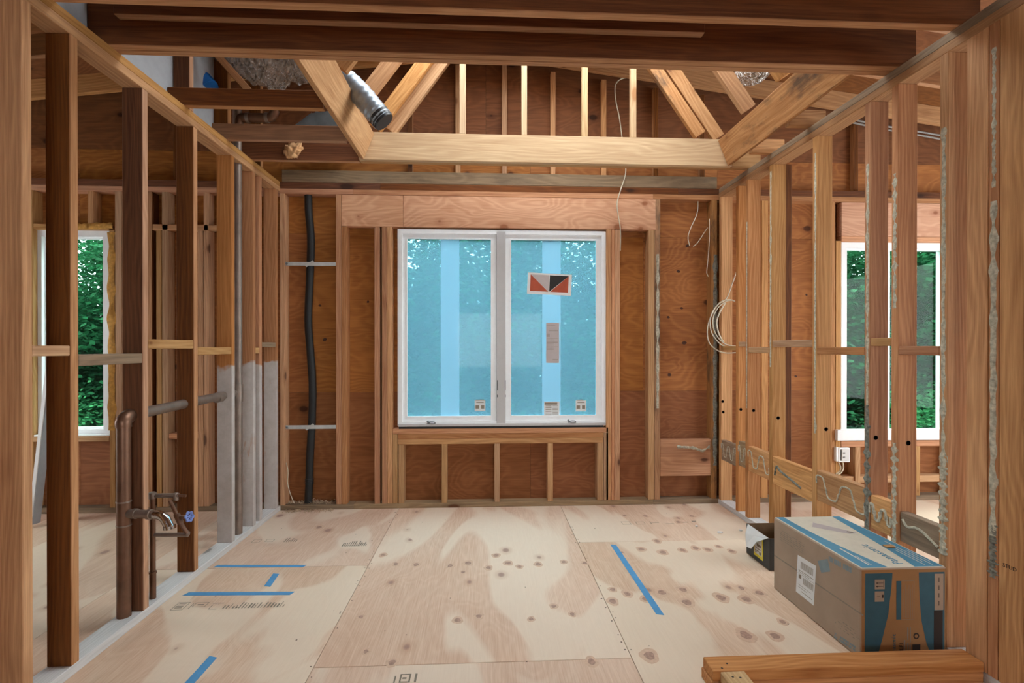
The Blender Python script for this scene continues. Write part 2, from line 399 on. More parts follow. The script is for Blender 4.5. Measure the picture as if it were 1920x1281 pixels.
# window sill stack and cripples
zs = [ZB(900, y) for y in (803.5, 813, 822.5, 832.5)]
bx('sill', XB(736), XB(1141), YB, YS, zs[1] + .0006, zs[0], 'fir_pink', wb)
bx('sill', XB(745.5), XB(1132), YB, YS, zs[2] + .0006, zs[1], 'fir_pink', wb)
bx('sill', XB(745.5), XB(1131), YB, YS, zs[3], zs[2], 'fir', wb)
for a, b, zt in ((736, 745, zs[1]), (747, 757, zs[3]), (828, 838, zs[3]), (927, 937, zs[3]), (1027, 1037, zs[3]), (1120, 1131, zs[3]), (1132, 1141, zs[1])):
    bstud(a, b, T, zt, 'tan', 'cripple_stud')
blk = bx('blocking', XB(1238.5), XB(1333.5), YB + .004, YB + .042, ZB(1280, 893), ZB(1280, 824), 'fir_pink', wb, long='x')
# the rooms either side, seen between the partition studs
zl = [ZB(150, 430, YB), ZB(150, 828, YB)]
for a, b, z0, z1, m in ((216, 228, T, ZPB, 'tan'), (205, 215, T, zl[0], 'tan'), (52, 62, T, ZPB, 'tan'), (165, 175, zl[0] + T, ZPB, 'fir'),
                        (275, 285, T, ZPB, 'joist'), (293, 303, T, ZB(340, 432), 'tan'), (304, 315, T, ZPB, 'tan'), (371, 381, T, ZB(340, 432), 'fir'),
                        (382, 391, T, ZPB, 'fir'), (452, 462, T, ZPB, 'joist'), (-120, -110, T, ZPB, 'fir'),
                        (1362, 1372, T, ZPB, 'fir'), (1428, 1440, T, ZPB, 'fir'), (1556, 1566, T, ZPB, 'joist'), (1567, 1577, T, ZB(1600, 452), 'fir'),
                        (1785, 1795, T, ZPB, 'fir'), (1796, 1806, T, ZB(1600, 452), 'fir'), (1950, 1960, T, ZPB, 'fir')):
    bstud(a, b, z0, z1, m)
bx('header', XB(62.5), XB(204.5), YB, YB + .06, zl[0], zl[0] + T, 'tan', wb)
bx('header', XB(286), XB(451), YB, YB + .06, ZB(340, 432), ZB(340, 421), 'fir', wb)
bx('sill', XB(316), XB(370), YB, YS, ZB(340, 823), ZB(340, 813), 'fir_pink', wb)
bx('sill', XB(62.5), XB(204.5), YB - .01, YS, zl[1], zl[1] + T, 'tan', wb)
zr = [ZB(1650, 453), ZB(1650, 826)]
bx('header', XB(1577.5), XB(1784.5), YB, YB + .06, ZB(1650, 443), ZB(1650, 380), 'header', wb, long='x')
bx('header', XB(1577.5), XB(1784.5), YB, YB + .06, ZB(1650, 453), ZB(1650, 443.5), 'fir_pink', wb)
bx('sill', XB(1577.5), XB(1784.5), YB, YS, zr[1] - .05, zr[1] - .004, 'fir_pink', wb)
bx('blocking', XB(1577.5), XB(1784.5), YB + .01, YS, ZB(1700, 905), ZB(1700, 893), 'tan', wb)
bstud(1604, 1614, T, zr[1] - .051, 'tan', 'cripple_stud'); bstud(1716, 1726, T, zr[1] - .051, 'tan', 'cripple_stud')
# sheathing panels with the window openings left out
WIN = [(XB(743), XB(1138), zs[0], zh0 - .002), (XB(66), XB(205), zl[1] + T, zl[0]), (XB(1577), XB(1785), zr[1], zr[0])]
def panel(x0, x1, z0, z1, mat, top=None, y0=None, name='plywood_sheet', t=.012):
    y0 = YS if y0 is None else y0
    rects = [(x0, x1, z0, z1)]
    for a, b, c, d in WIN:
        nr = []
        for r in rects:
            if r[1] <= a or r[0] >= b or r[3] <= c or r[2] >= d: nr.append(r); continue
            if r[0] < a: nr.append((r[0], a, r[2], r[3]))
            if r[1] > b: nr.append((b, r[1], r[2], r[3]))
            m0, m1 = max(r[0], a), min(r[1], b)
            if r[2] < c: nr.append((m0, m1, r[2], c))
            if r[3] > d: nr.append((m0, m1, d, r[3]))
        rects = nr
    vs, fs = [], []
    for a, b, c, d in rects:
        tp = top if top and abs(d - z1) < 1e-6 else (lambda x: d)
        for y in (y0, y0 + t):
            vs += [(a, y, c), (b, y, c), (b, y, tp(b)), (a, y, tp(a))]
        i = len(vs) - 8
        fs += [(i, i + 1, i + 2, i + 3), (i + 7, i + 6, i + 5, i + 4), (i, i + 4, i + 5, i + 1), (i + 3, i + 2, i + 6, i + 7), (i, i + 3, i + 7, i + 4), (i + 1, i + 5, i + 6, i + 2)]
    if vs: raw(name, vs, fs, mat, wb)
z1s, z2s = .878, 2.099
for a, b in ((XO0, -3.05), (-3.05, -1.55), (-1.55, .35), (.35, 1.85), (1.85, 3.3), (3.3, XO1)):
    panel(a + .001, b - .001, -.25, z1s - .001, 'sheath_red'); 
for a, b in ((XO0, -2.45), (-2.45, -1.35), (-1.35, 1.25), (1.25, 2.1), (2.1, 3.5), (3.5, XO1)):
    panel(a + .001, b - .001, z1s + .001, z2s - .001, 'sheath')
for a, b in ((XO0, -3.05), (-3.05, -1.55), (-1.55, .35), (.35, 1.85), (1.85, 3.3), (3.3, XO1)):
    panel(a + .001, b - .001, z2s + .001, ZT + .25, 'sheath')
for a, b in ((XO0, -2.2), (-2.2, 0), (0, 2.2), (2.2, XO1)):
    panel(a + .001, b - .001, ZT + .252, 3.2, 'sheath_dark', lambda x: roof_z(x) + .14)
for a, b in ((XO0, 0), (0, XO1)): panel(a, b, -.3, 3.2, 'floor_end', lambda x: roof_z(x) + .13, YS + .0125, 'siding', .02)
# gable studs standing on the plate, and the board on edge along the plate
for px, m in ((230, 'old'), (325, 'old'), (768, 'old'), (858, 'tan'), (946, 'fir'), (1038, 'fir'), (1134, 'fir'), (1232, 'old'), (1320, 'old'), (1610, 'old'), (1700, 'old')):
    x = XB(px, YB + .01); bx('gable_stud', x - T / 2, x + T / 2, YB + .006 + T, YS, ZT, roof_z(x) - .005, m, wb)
bx('blocking', XL + .01, XR - .01, YB + .004, YB + .004 + T, ZT + .002, ZT + .093, 'grey', wb)

# ------------------------------------------------------------------ window_1 (middle), window_2 (left room), window_3 (right room)
def ring(name, x0, x1, z0, z1, w, y0, y1, mat, parent, ch=.003):
    """a rectangular frame as one continuous mesh"""
    vs, fs = [], []
    for y in (y0, y1):
        for k in (0, w):
            vs += [(x0 + k, y, z0 + k), (x1 - k, y, z0 + k), (x1 - k, y, z1 - k), (x0 + k, y, z1 - k)]
    for i in range(4):
        j = (i + 1) % 4
        fs += [(i, j, 4 + j, 4 + i), (8 + i, 12 + i, 12 + j, 8 + j), (i, 8 + i, 8 + j, j), (4 + i, 4 + j, 12 + j, 12 + i)]
    return raw(name, vs, fs, mat, parent)
w1 = empty('window_1', (XB(940), YB + .02, ZB(940, 798)), 'white double casement window with blue film over both panes', kind='structure')
yf = YB + .012
X0, X1, Z0, Z1 = XB(745.5, yf), XB(1136, yf), ZB(940, 797.5, yf), ZB(940, 431.5, yf)
ring('frame', X0, X1, Z0, Z1, .030, yf, yf + .085, 'vinyl', w1)
ring('frame_stop', X0 + .012, X1 - .012, Z0 + .012, Z1 - .012, .022, yf - .006, yf + .02, 'vinyl', w1)
xm0, xm1 = XB(931, yf), XB(948, yf)
bx('mullion', xm0, xm1, yf - .008, yf + .085, Z0 + .012, Z1 - .012, 'vinyl_grey', w1)
bx('sill_nose', X0 + .004, X1 - .004, yf - .018, yf + .01, Z0 - .004, Z0 + .016, 'vinyl_grey', w1)
bx('sill_gap', X0 + .01, X1 - .02, YB + .004, YB + .07, zs[0], Z0 - .005, 'black', w1)
ys_ = yf + .012
for (a, b, nm) in ((XB(753, yf), xm0 - .001, 0), (xm1 + .001, XB(1128, yf), 1)):
    zz0, zz1 = Z0 + .030, Z1 - .030
    sash = ring('sash', a, b, zz0, zz1, .036, ys_, ys_ + .045, 'vinyl', w1)
    ring('glazing_bead', a + .030, b - .030, zz0 + .030, zz1 - .030, .012, ys_ - .004, ys_ + .012, 'vinyl', sash)
    ga, gb, gz0, gz1 = a + .034, b - .034, zz0 + .034, zz1 - .034
    pane = bx('pane', ga, gb, ys_ + .022, ys_ + .026, gz0, gz1, 'pane_film', w1, ch=.0004, long='z')
    c0, c1 = ((826, 861), (1017, 1052))[nm]
    bx('film_strip', XB(c0, ys_), XB(c1, ys_), ys_ + .0195, ys_ + .0205, gz0 + .002, gz1 - .002, 'film', pane, ch=.0001, long='z')
    yk = ys_ + .0185
    def sticker(name, x0, x1, y0, y1, mat, tilt=0.0, yy=None):
        yy = yy or yk
        A = on((x0 + x1) / 2, (y0 + y1) / 2, 1, yy); w = XB(x1, yy) - XB(x0, yy); h = ZB(940, y0, yy) - ZB(940, y1, yy)
        mw = Matrix.Translation(A) @ Matrix.Rotation(math.pi / 2, 4, 'X') @ Matrix.Rotation(tilt, 4, 'Z')
        o = link(name, box_mesh(w, h, .0006, .0001), mat, pane, mw); return o, mw, w, h
    if nm == 0:
        o, mw, w, h = sticker('rating_sticker', 890, 910, 751, 771, 'paper')
        flats('sticker_print', [(-w * .4, w * .4, h * .5, h * .58), (-w * .42, -w * .08, -h * .28, h * .05), (w * .1, w * .4, -h * .28, h * .05), (-w * .35, w * .35, h * .28, h * .36)], 'ink_faint', pane, mw, .0006)
    else:
        o, mw, w, h = sticker('rating_sticker', 1079.5, 1099, 751, 771.5, 'paper')
        flats('sticker_print', [(-w * .4, w * .2, h * .5, h * .58), (-w * .42, -w * .08, -h * .28, h * .05), (w * .1, w * .4, -h * .28, h * .05), (-w * .35, w * .35, h * .28, h * .36)], 'ink_faint', pane, mw, .0006)
        o, mw, w, h = sticker('warning_label', 1020, 1049, 753, 783, 'paper')
        flats('label_print', [(-w * .46, w * .36, h * .30, h * .44)] + [(-w * .4, -w * .02, h * (.2 - .11 * i), h * (.2 - .11 * i) + h * .035) for i in range(6)] + [(w * .05, w * .4, h * (.22 - .085 * i), h * (.22 - .085 * i) + h * .025) for i in range(8)], 'ink_faint', pane, mw, .0006)
        o, mw, w, h = sticker('paper_label', 1024, 1048.5, 605, 681, 'paper_grey')
        L = [(-w * .46, w * .2, h * .43, h * .437), (-w * .3, w * .3, h * .36, h * .367), (-w * .3, w * .42, h * .31, h * .317), (-w * .3, w * .42, h * .29, h * .297)]
        L += [(-w * .46, -w * .24, h * .15, h * .156), (-w * .46, -w * .24, h * .22, h * .226), (-w * .46, -w * .43, h * .15, h * .22), (-w * .27, -w * .24, h * .15, h * .22), (-w * .40, -w * .37, h * .17, h * .205), (-w * .40, -w * .31, h * .2, h * .206), (-w * .33, -w * .3, h * .17, h * .205)]
        L += [(-w * .46, w * (.1 if i % 3 else .42), h * (.11 - .035 * i), h * (.11 - .035 * i) + h * .006) for i in range(9)] + [(-w * .46, w * .42, h * .02, h * .025), (w * .0, w * .42, -h * .42, -h * .412)]
        flats('label_print', L, 'ink_faint', pane, mw, .0006)
        o, mw, w, h = sticker('certification_sticker', 989, 1071.5, 513, 553, 'paper', -.045)
        i0, i1, j0, j1 = -w * .435, w * .43, -h * .36, h * .42
        flats('sticker_orange', [((i0, j1), (i0, j0), (-w * .02, j0)), ((w * .02, j0), (i1, j0), (i1, j1))], 'orange', pane, mw, .0006)
        flats('sticker_black', [((0, j1), (0, j0), (i1, j1))], 'ink', pane, mw, .0006)
        flats('sticker_grey', [((i0, j1), (-w * .012, j0), (-w * .012, j1))], 'paper_grey', pane, mw, .0006)
    # crank handle on the sill of each sash
    hx = (XB(805, yf), XB(1067.5, yf))[nm]; hz = ZB(940, 791, yf)
    cr = lathe('crank_handle', (hx - .004, yf - .006, hz), (0, -1, 0), [(0, .010), (.012, .010), (.016, .007), (.016, .001)], 'steel', w1, 12)
    tube('handle_arm', [(hx - .006, yf - .018, hz), (hx + .012, yf - .024, hz + .007), (hx + .038, yf - .024, hz + .006), (hx + .046, yf - .022, hz - .004), (hx + .030, yf - .022, hz - .009), (hx + .004, yf - .020, hz - .008)], .0045, 'steel', cr, 8, 4)
    tube('handle_knob', [(hx - .016, yf - .014, hz + .006), (hx - .006, yf - .02, hz + .014)], .005, 'steel', cr, 8)
for px in (932.5, 947.5):
    for a, b in ((713, 732), (740, 745)):
        bx('lock_slot', XB(px, yf) - .0022, XB(px, yf) + .0022, yf - .0095, yf - .006, ZB(940, b, yf), ZB(940, a, yf), 'black', w1, ch=.0004)

def side_window(name, label, px0, px1, z0, z1, mull=None):
    w = empty(name, (XB((px0 + px1) / 2), YS, z0), label, kind='structure')
    y = YS - .05; a, b = XB(px0, y), XB(px1, y)
    ring('frame', a, b, z0, z1, .045, y, y + .10, 'vinyl', w); ring('glazing_bead', a + .035, b - .035, z0 + .035, z1 - .035, .022, y + .03, y + .06, 'vinyl', w)
    if mull: xm = XB(mull, y); bx('mullion', xm - .03, xm + .03, y, y + .09, z0 + .045, z1 - .045, 'vinyl', w)
    bx('pane', a + .05, b - .05, y + .05, y + .054, z0 + .05, z1 - .05, 'glass', w, ch=.0004); return w
w2 = side_window('window_2', 'white framed window beyond the left studs with trees outside', 66.5, 205, zl[1] + T + .001, zl[0] - .001)
w3 = side_window('window_3', 'white framed window beyond the right studs with green trees outside', 1577.5, 1784.5, zr[1] + .001, zr[0] - .001, 1662)
bx('stool', XB(1566), XB(1800), YB - .03, YB + .03, ZB(1650, 826, YB - .03), ZB(1650, 806, YB - .03), 'vinyl', w3)
bx('stool', XB(62.5), XB(204), YB + .0, YB + .05, zl[1] + T, zl[1] + T + .012, 'vinyl', w2)
# spray foam round the left window
def lumps(name, path, w, mat, parent, amp=.012, n=60, side=Vector((1, 0, 0)), out=Vector((0, -1, 0)), seed=0, ragged=.5, thick=.006, rows=6):
    """an irregular bead of hardened foam or glue lying on a face"""
    P = [Vector(p) for p in path]; tot = sum((b - a).length for a, b in zip(P, P[1:])); vs, fs = [], []
    for i in range(n + 1):
        s = i / n * tot; q = 0
        while q < len(P) - 2 and s > (P[q + 1] - P[q]).length: s -= (P[q + 1] - P[q]).length; q += 1
        p = P[q].lerp(P[q + 1], min(1, s / (P[q + 1] - P[q]).length))
        ww = w * max(.03, 1 - ragged + ragged * 2.2 * (noise.noise((i * .19, seed, 3)) * .5 + .42)) * .5
        for k in range(rows):
            u = (k / (rows - 1)) * 2 - 1; h = (thick + amp * noise.noise((i * .5, k * .8 + seed, 7))) * math.sqrt(max(0, 1 - u * u)) - .0008
            vs.append(p + side * (u * ww + .15 * w * noise.noise((i * .2, seed + 9, 1))) + out * h)
    for i in range(n):
        for k in range(rows - 1): a = i * rows + k; fs.append((a, a + 1, a + rows + 1, a + rows))
    return raw(name, vs, fs, mat, parent, True)
x_ = XB(207); lumps('spray_foam', [(XB(209), YB - .001, zl[1] + .08), (XB(209), YB - .001, zl[0] - .02)], .05, 'foam', w2, .012, 70, seed=3)
lumps('spray_foam', [(XB(140), YB - .001, zl[0] + .02), (XB(212), YB - .001, zl[0] + .03)], .045, 'foam', w2, .012, 40, side=Vector((0, 0, 1)), seed=5)

# ------------------------------------------------------------------ partition walls
wl = empty('wall_left', (XL, 2.5, 0), 'left partition of open studs with plumbing and whitewashed sole plate', kind='structure')
YN = .85
def lstud(y, mat, z0=T, z1=ZP, t=T, name='stud'): return bx(name, XL - W4, XL, y, y + t, z0, z1, mat, wl)
bx('bottom_plate', XL - W4 - .004, XL, YN, YB - .001, 0, T, 'plate_white', wl)
bx('top_plate', XL - W4, XL, YN, YB - .001, ZP, ZP + T, 'plate', wl); bx('top_plate', XL - W4, XL - .002, YN, YB - .001, ZP + T + .0006, ZT, 'plate', wl)
LY = [1.0, 1.40, 1.792, 1.991, 2.394, 2.798, 3.204, 3.490, 3.590, 3.862]
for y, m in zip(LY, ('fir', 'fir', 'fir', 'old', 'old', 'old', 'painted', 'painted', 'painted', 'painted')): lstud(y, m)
bx('stud', XL - W4 - .045, XL - W4 - .002, 1.70, 1.789, T, ZP, 'fir', wl)
for a, b, py0, py1, m in ((1, 3, 0, 0, 'fir'),): pass
def lblock(i, py0, py1, px, m):
    a, b = LY[i] + T + .001, LY[i + 1] - .001; z0, z1 = on(px, py1, 0, XL).z, on(px, py0, 0, XL).z
    bx('blocking', XL - W4 + .002, XL - .001, a, b, z0, z1, m, wl, long='y')
lblock(2, 648, 668, 90, 'tan'); lblock(3, 664, 684, 205, 'grey'); lblock(4, 637, 654, 320, 'tan'); lblock(5, 651, 665, 402, 'tan')
lblock(7, 652, 663, 483, 'tan'); lblock(8, 642, 651, 505, 'grey')
# low wall above the plate: white panel and posts
for px, m in ((335, 'old'), (410, 'old')):
    y = YLp(px) - .1; 
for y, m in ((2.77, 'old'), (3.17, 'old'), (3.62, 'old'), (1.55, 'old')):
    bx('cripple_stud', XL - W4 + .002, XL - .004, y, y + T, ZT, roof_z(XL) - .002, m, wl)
raw('white_panel', [(XL - W4 - .012, 1.2, ZT - .02), (XL - W4 - .012, 3.18, ZT - .02), (XL - W4 - .012, 3.28, ZT + .1), (XL - W4 - .012, 3.28, 3.15), (XL - W4 - .012, 1.2, 3.15),
                    (XL - W4, 1.2, ZT - .02), (XL - W4, 3.18, ZT - .02), (XL - W4, 3.28, ZT + .1), (XL - W4, 3.28, 3.15), (XL - W4, 1.2, 3.15)],
    [(0, 1, 2, 3, 4), (9, 8, 7, 6, 5), (0, 5, 6, 1), (1, 6, 7, 2), (2, 7, 8, 3), (3, 8, 9, 4), (4, 9, 5, 0)], 'drywall', wl)

wr = empty('wall_right', (XR, 2.5, 0), 'right partition of open studs smeared with dried grey adhesive', kind='structure')
def rstud(y, mat, t=T, z0=T, z1=ZP, x0=XR, x1=XR + W4): return bx('stud', x0, x1, y, y + t, z0, z1, mat, wr)
bx('bottom_plate', XR, XR + W4 + .004, YN, YB - .001, 0, T, 'plate_white', wr)
bx('top_plate', XR, XR + W4, YN, YB - .001, ZP, ZP + T, 'plate', wr); bx('top_plate', XR + .002, XR + W4, YN, YB - .001, ZP + T + .0006, ZT, 'grey', wr)
RS = {}
for nm, y, m in (('a', 3.895, 'fir'), ('b', 3.625, 'fir_pink'), ('c', 3.485, 'fir_pink'), ('d', 3.185, 'fir'), ('e', 2.745, 'fir'), ('f', 2.349, 'fir_pink'), ('g', 2.185, 'fir_pink'), ('h', 1.940, 'fir'), ('post', 1.738, 'fir_pink')):
    RS[nm] = (y, rstud(y, m))
rstud(1.778, 'fir', .084, x1=XR + T); rstud(1.650, 'fir', .086, x1=XR + T); rstud(1.611, 'old'); rstud(1.30, 'fir'); rstud(.95, 'fir')
bx('stud', XR + W4 - .0, XR + W4 + .038, 3.185, 3.274, T, ZP, 'old', wr)
def rblock(y0, y1, z0, z1, m, t=T, x=XR, name='blocking'):
    return bx(name, x, x + t, y0 + T + .001, y1 - .001, z0, z1, m, wr, long='y')
def Zr(px, py): return on(px, py, 0, XR).z
g = {k: v[0] for k, v in RS.items()}
for a, b, px, p0, p1, m in (('b', 'a', 1365, 649, 657, 'tan'), ('c', 'b', 1390, 641, 650, 'tan'), ('d', 'c', 1420, 651, 662, 'tan'), ('e', 'd', 1480, 638, 651, 'tan'),
                            ('f', 'e', 1575, 651, 665, 'fir_pink'), ('g', 'f', 1648, 634, 649, 'tan'), ('h', 'g', 1720, 649, 666, 'fir_pink')):
    rblock(g[a], g[b], Zr(px, p1), Zr(px, p0), m, W4 - .003, XR + .001)
LB = []
for a, b, px, p0, p1, m in (('b', 'a', 1365, 830, 868, 'grey'), ('c', 'b', 1390, 829, 875, 'grey'), ('d', 'c', 1420, 843, 891, 'fir'), ('e', 'd', 1480, 868, 922, 'fir'),
                            ('f', 'e', 1573, 897, 957, 'fir'), ('g', 'f', 1645, 933, 996, 'fir'), ('h', 'g', 1715, 972, 1030, 'grey')):
    z0, z1 = Zr(px, p1), Zr(px, p0); x = XR + .003 if a != 'h' else XR + .012
    LB.append((rblock(g[a], g[b], z0, z1, m, T, x), x, g[a] + T, g[b], z0, z1))
# dried adhesive: beads on the low blocks, crusts on the stud edges
def bead(o, x, pts, r=.006, mat='glue'):
    tube('adhesive_bead', [(x - .001, y, z) for y, z in pts], lambda t: r * (.75 + .35 * abs(noise.noise((t * 9, x * 50, 2)))), mat, o, 6, 6)
def wavy(k, n, lo=.15, hi=.85, r=.0055, mat='glue', y_lo=.06, y_hi=.94):
    o, x, y0, y1, z0, z1 = LB[k]; pts = []
    for i in range(n + 1):
        u = y_hi - (y_hi - y_lo) * i / n; v = (lo if i % 2 else hi) + .05 * math.sin(i * 2.3); dw = .46 * (y_hi - y_lo) / n
        for du, dv in ((dw, -.28), (dw * .6, -.04), (-dw * .6, -.04), (-dw, -.28)): pts.append((y0 + (y1 - y0) * min(1, max(0, u + du)), z0 + (z1 - z0) * (v + (dv if i % 2 == 0 else -dv))))
    bead(o, x, pts, r, mat)
wavy(0, 4, r=.004); wavy(1, 2, r=.004); wavy(2, 3); wavy(4, 3, .15, .85); wavy(5, 3, .25, .75, .009); bead(LB[6][0], LB[6][1], [(LB[6][3] - .015, LB[6][5] - .03), (LB[6][3] - .04, LB[6][5] - .055), (LB[6][3] - .08, LB[6][5] - .045), (LB[6][3] - .12, LB[6][5] - .05), (LB[6][2] + .012, LB[6][5] - .085)], .007)
o, x, y0, y1, z0, z1 = LB[3]
bead(o, x, [(y1 - .03, z0 + .06), (y1 - .05, z0 + .12), (y1 - .09, z0 + .10), (y1 - .2, z0 + .075), (y1 - .3, z0 + .05)], .009, 'glue_dark')
lumps('adhesive_bead', [(XB(1270), YB + .003, ZB(1270, 838)), (XB(1300), YB + .003, ZB(1300, 840)), (XB(1318), YB + .003, ZB(1318, 846)), (XB(1331), YB + .003, ZB(1331, 838))], .022, 'glue', blk, .006, 50, side=Vector((0, 0, 1)), seed=11, ragged=.8)
def crust(nm, z0, z1, w, seed, mat='glue', off=.5, thick=.004):
    y, o = RS[nm]
    lumps('adhesive_crust', [(XR + .0004, y + T * off, z0), (XR + .0004, y + T * off, z1)], w, mat, o, .003, 110, side=Vector((0, 1, 0)), out=Vector((-1, 0, 0)), seed=seed, ragged=1.0, thick=thick * .7)
crust('d', 1.1, 2.35, .02, 1); crust('e', .75, 2.3, .018, 2, off=.35); crust('f', .3, .95, .034, 3, 'glue_dark', thick=.007); crust('f', .95, 2.1, .022, 4)
crust('g', .35, .8, .03, 5); crust('g', 1.4, 2.0, .024, 6); crust('h', .40, .75, .034, 7, thick=.007); crust('h', .75, 2.1, .024, 8); crust('c', .8, 2.1, .012, 9)
crust('post', .55, 1.75, .027, 10, 'glue', thick=.010); crust('post', 1.8, 2.3, .018, 12); crust('post', .40, .60, .030, 13, 'glue_dark', thick=.009)
lumps('adhesive_crust', [(XB(1341), YB - .001, .3), (XB(1341), YB - .001, 1.95)], .032, 'glue_dark', wb, .006, 120, seed=21, ragged=.6)
lumps('adhesive_crust', [(XB(1233), YB - .001, .75), (XB(1233), YB - .001, 1.95)], .022, 'glue', wb, .006, 90, seed=22, ragged=.8)
for nm, pts in (('a', [(1355, 753), (1356, 773)]), ('b', [(1389, 768)]), ('c', [(1413, 770)]), ('d', [(1459, 784)]), ('e', [(1549, 805)]), ('f', [(1642, 821)]), ('g', [(1703, 831)])):
    y, o = RS[nm]
    for px, py in pts:
        p = on(px, py, 1, y); lathe('wire_hole', p + Vector((0, .001, 0)), (0, -1, 0), [(0, .011), (.0016, .011), (.0016, .0095), (.0012, .0005)], 'ink_brown', o, 12)
for px, py in ((1272, 509), (1253, 595), (1283, 643), (1278, 578), (1255, 703), (1289, 461), (600, 573), (609, 637), (1512, 553), (1477, 622), (1492, 706), (690, 566), (1150, 772)):
    p = on(px, py, 1, YS - .0003); r = random.uniform(.010, .022); flats('knot', [[(r * math.cos(t) * (1 + .2 * math.sin(2 * t + px)), r * .8 * math.sin(t)) for t in [i * math.pi / 8 for i in range(16)]]], 'knot', wb, Matrix.Translation(p) @ Matrix.Rotation(math.pi / 2, 4, 'X'), .0003)
# stamp on the near post face
text_mesh('grade_stamp', 'STUD', .019, 'ink_brown', wr, Matrix.Translation(on(1880, 1062, 0, XR - .0004)) @ Matrix(((0, 0, -1, 0), (-1, 0, 0, 0), (0, 1, 0, 0), (0, 0, 0, 1))))

# outer walls of the side rooms and the rear of the building: plywood with big unglazed openings
def shell(name, label, pieces):
    w = empty(name, pieces[0][0:1] + (pieces[0][2],) + (0,), label, kind='structure')
    for p in pieces: bx('plywood_sheet', *p, 'sheath_red', w)
H1 = 3.0
shell('wall_left_outer', 'outer plywood wall of the left room with a wide opening', [(XO0 - .012, XO0, YR, 2.5, 0, H1), (XO0 - .012, XO0, 3.2, YS, 0, H1), (XO0 - .012, XO0, 2.5, 3.2, 0, .45), (XO0 - .012, XO0, 2.5, 3.2, 1.6, H1)])
shell('wall_right_outer', 'outer plywood wall of the right room with a wide opening', [(XO1, XO1 + .012, YR, .4, 0, H1), (XO1, XO1 + .012, 3.3, YS, 0, H1), (XO1, XO1 + .012, .4, 3.3, 0, .55), (XO1, XO1 + .012, .4, 3.3, 2.15, H1)])
REAR = [(XO0, -.6, YR - .012, YR, 0, H1 + .2), (1.2, XO1, YR - .012, YR, 0, H1 + .2), (-.6, 1.2, YR - .012, YR, 1.95, H1 + .4), (-.6, 1.2, YR - .012, YR, 0, .8)]
shell('wall_rear', 'rear plywood wall behind the viewpoint with one wide opening', REAR)

# ------------------------------------------------------------------ roof with a skylight opening, ceiling joists
ro = empty('roof', (0, 2, 3.4), 'low gable roof deck on sloping rafters with a skylight opening', kind='structure')
RT = .14
SK = (-.74, 1.58, 2.36, 3.40)
def deck(x0, x1, y0, y1):
    z = lambda x: roof_z(x) + RT
    vs = [(x0, y0, z(x0)), (x1, y0, z(x1)), (x1, y1, z(x1)), (x0, y1, z(x0))]; vs += [(a, b, c + .016) for a, b, c in vs]
    raw('plywood_sheet', vs, [(3, 2, 1, 0), (4, 5, 6, 7), (0, 1, 5, 4), (1, 2, 6, 5), (2, 3, 7, 6), (3, 0, 4, 7)], 'rail', ro)
for y0, y1 in ((YR - .3, -1.0), (-1.0, 1.2), (1.2, SK[2])):
    deck(XO0 - .3, -2.2, y0, y1); deck(-2.2, 0, y0, y1); deck(0, 2.2, y0, y1); deck(2.2, XO1 + .3, y0, y1)
deck(XO0 - .3, -2.2, SK[2], SK[3]); deck(-2.2, SK[0], SK[2], SK[3]); deck(SK[1], XO1 + .3, SK[2], SK[3])
deck(XO0 - .3, -2.2, SK[3], YS + .4); deck(-2.2, 0, SK[3], YS + .4); deck(0, 2.2, SK[3], YS + .4); deck(2.2, XO1 + .3, SK[3], YS + .4)
for y in (-2.6, -1.6, -.6, .4, 1.2, 1.75, 2.30, 2.93, 3.45, 3.92):
    for s, x1 in ((-1, XO0 - .2), (1, XO1 + .2)):
        xs = 0.0
        if y == 2.93: xs = SK[0] if s < 0 else SK[1]
        board('rafter', (xs, y, roof_z(xs) + RT / 2), (x1, y, roof_z(x1) + RT / 2), RT - .004, T, 'joist_brown' if y < 3.9 else 'fir', ro)
sk = empty('skylight', (.4, 2.9, 3.55), 'framed skylight opening in the roof above the ceiling opening', kind='structure')
for x in (SK[0], SK[1]): bx('curb', x - T / 2, x + T / 2, SK[2], SK[3], roof_z(x) + .02, roof_z(x) + RT + .12, 'pale', sk)
for y in (SK[2], SK[3]):
    for a, b in ((SK[0], 0), (0, SK[1])):
        board('curb', (a, y, roof_z(a) + .15), (b, y, roof_z(b) + .15), .24, T, 'pale', sk)

ce = empty('ceiling', (0, 2.5, ZT), 'open ceiling of dark joists with a trimmed opening above the window', kind='structure')
JL, JR = XL - W4, XR + W4
def joist(y, t, z0, h, mat, x0=JL, x1=JR, name='joist'): return bx(name, x0, x1, y, y + t, z0, z0 + h, mat, ce)
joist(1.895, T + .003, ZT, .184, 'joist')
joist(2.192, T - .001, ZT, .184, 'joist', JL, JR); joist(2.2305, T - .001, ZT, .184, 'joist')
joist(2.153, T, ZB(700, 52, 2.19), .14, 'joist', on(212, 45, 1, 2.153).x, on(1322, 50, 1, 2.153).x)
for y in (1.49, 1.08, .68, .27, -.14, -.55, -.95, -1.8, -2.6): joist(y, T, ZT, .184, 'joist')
TX0, TX1 = -.843, 1.654
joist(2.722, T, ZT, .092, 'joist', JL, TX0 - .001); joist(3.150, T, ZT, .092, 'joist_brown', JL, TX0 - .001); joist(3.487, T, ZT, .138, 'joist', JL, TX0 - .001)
for xb, sg, m in ((TX0 + T, 1, 'tan'), (TX1, -1, 'stained')):      # canted inwards, square to the steep webs
    u_ = Vector((.37 * sg, 0, .929)); s_ = Vector((-.929 * sg, 0, .37)); c_ = Vector((xb, 0, ZT + .001)) + u_ * .092 + s_ * .019
    board('trimmer', c_ + Vector((0, 2.27, 0)), c_ + Vector((0, 3.448, 0)), .184, T, m, ce, up=u_)
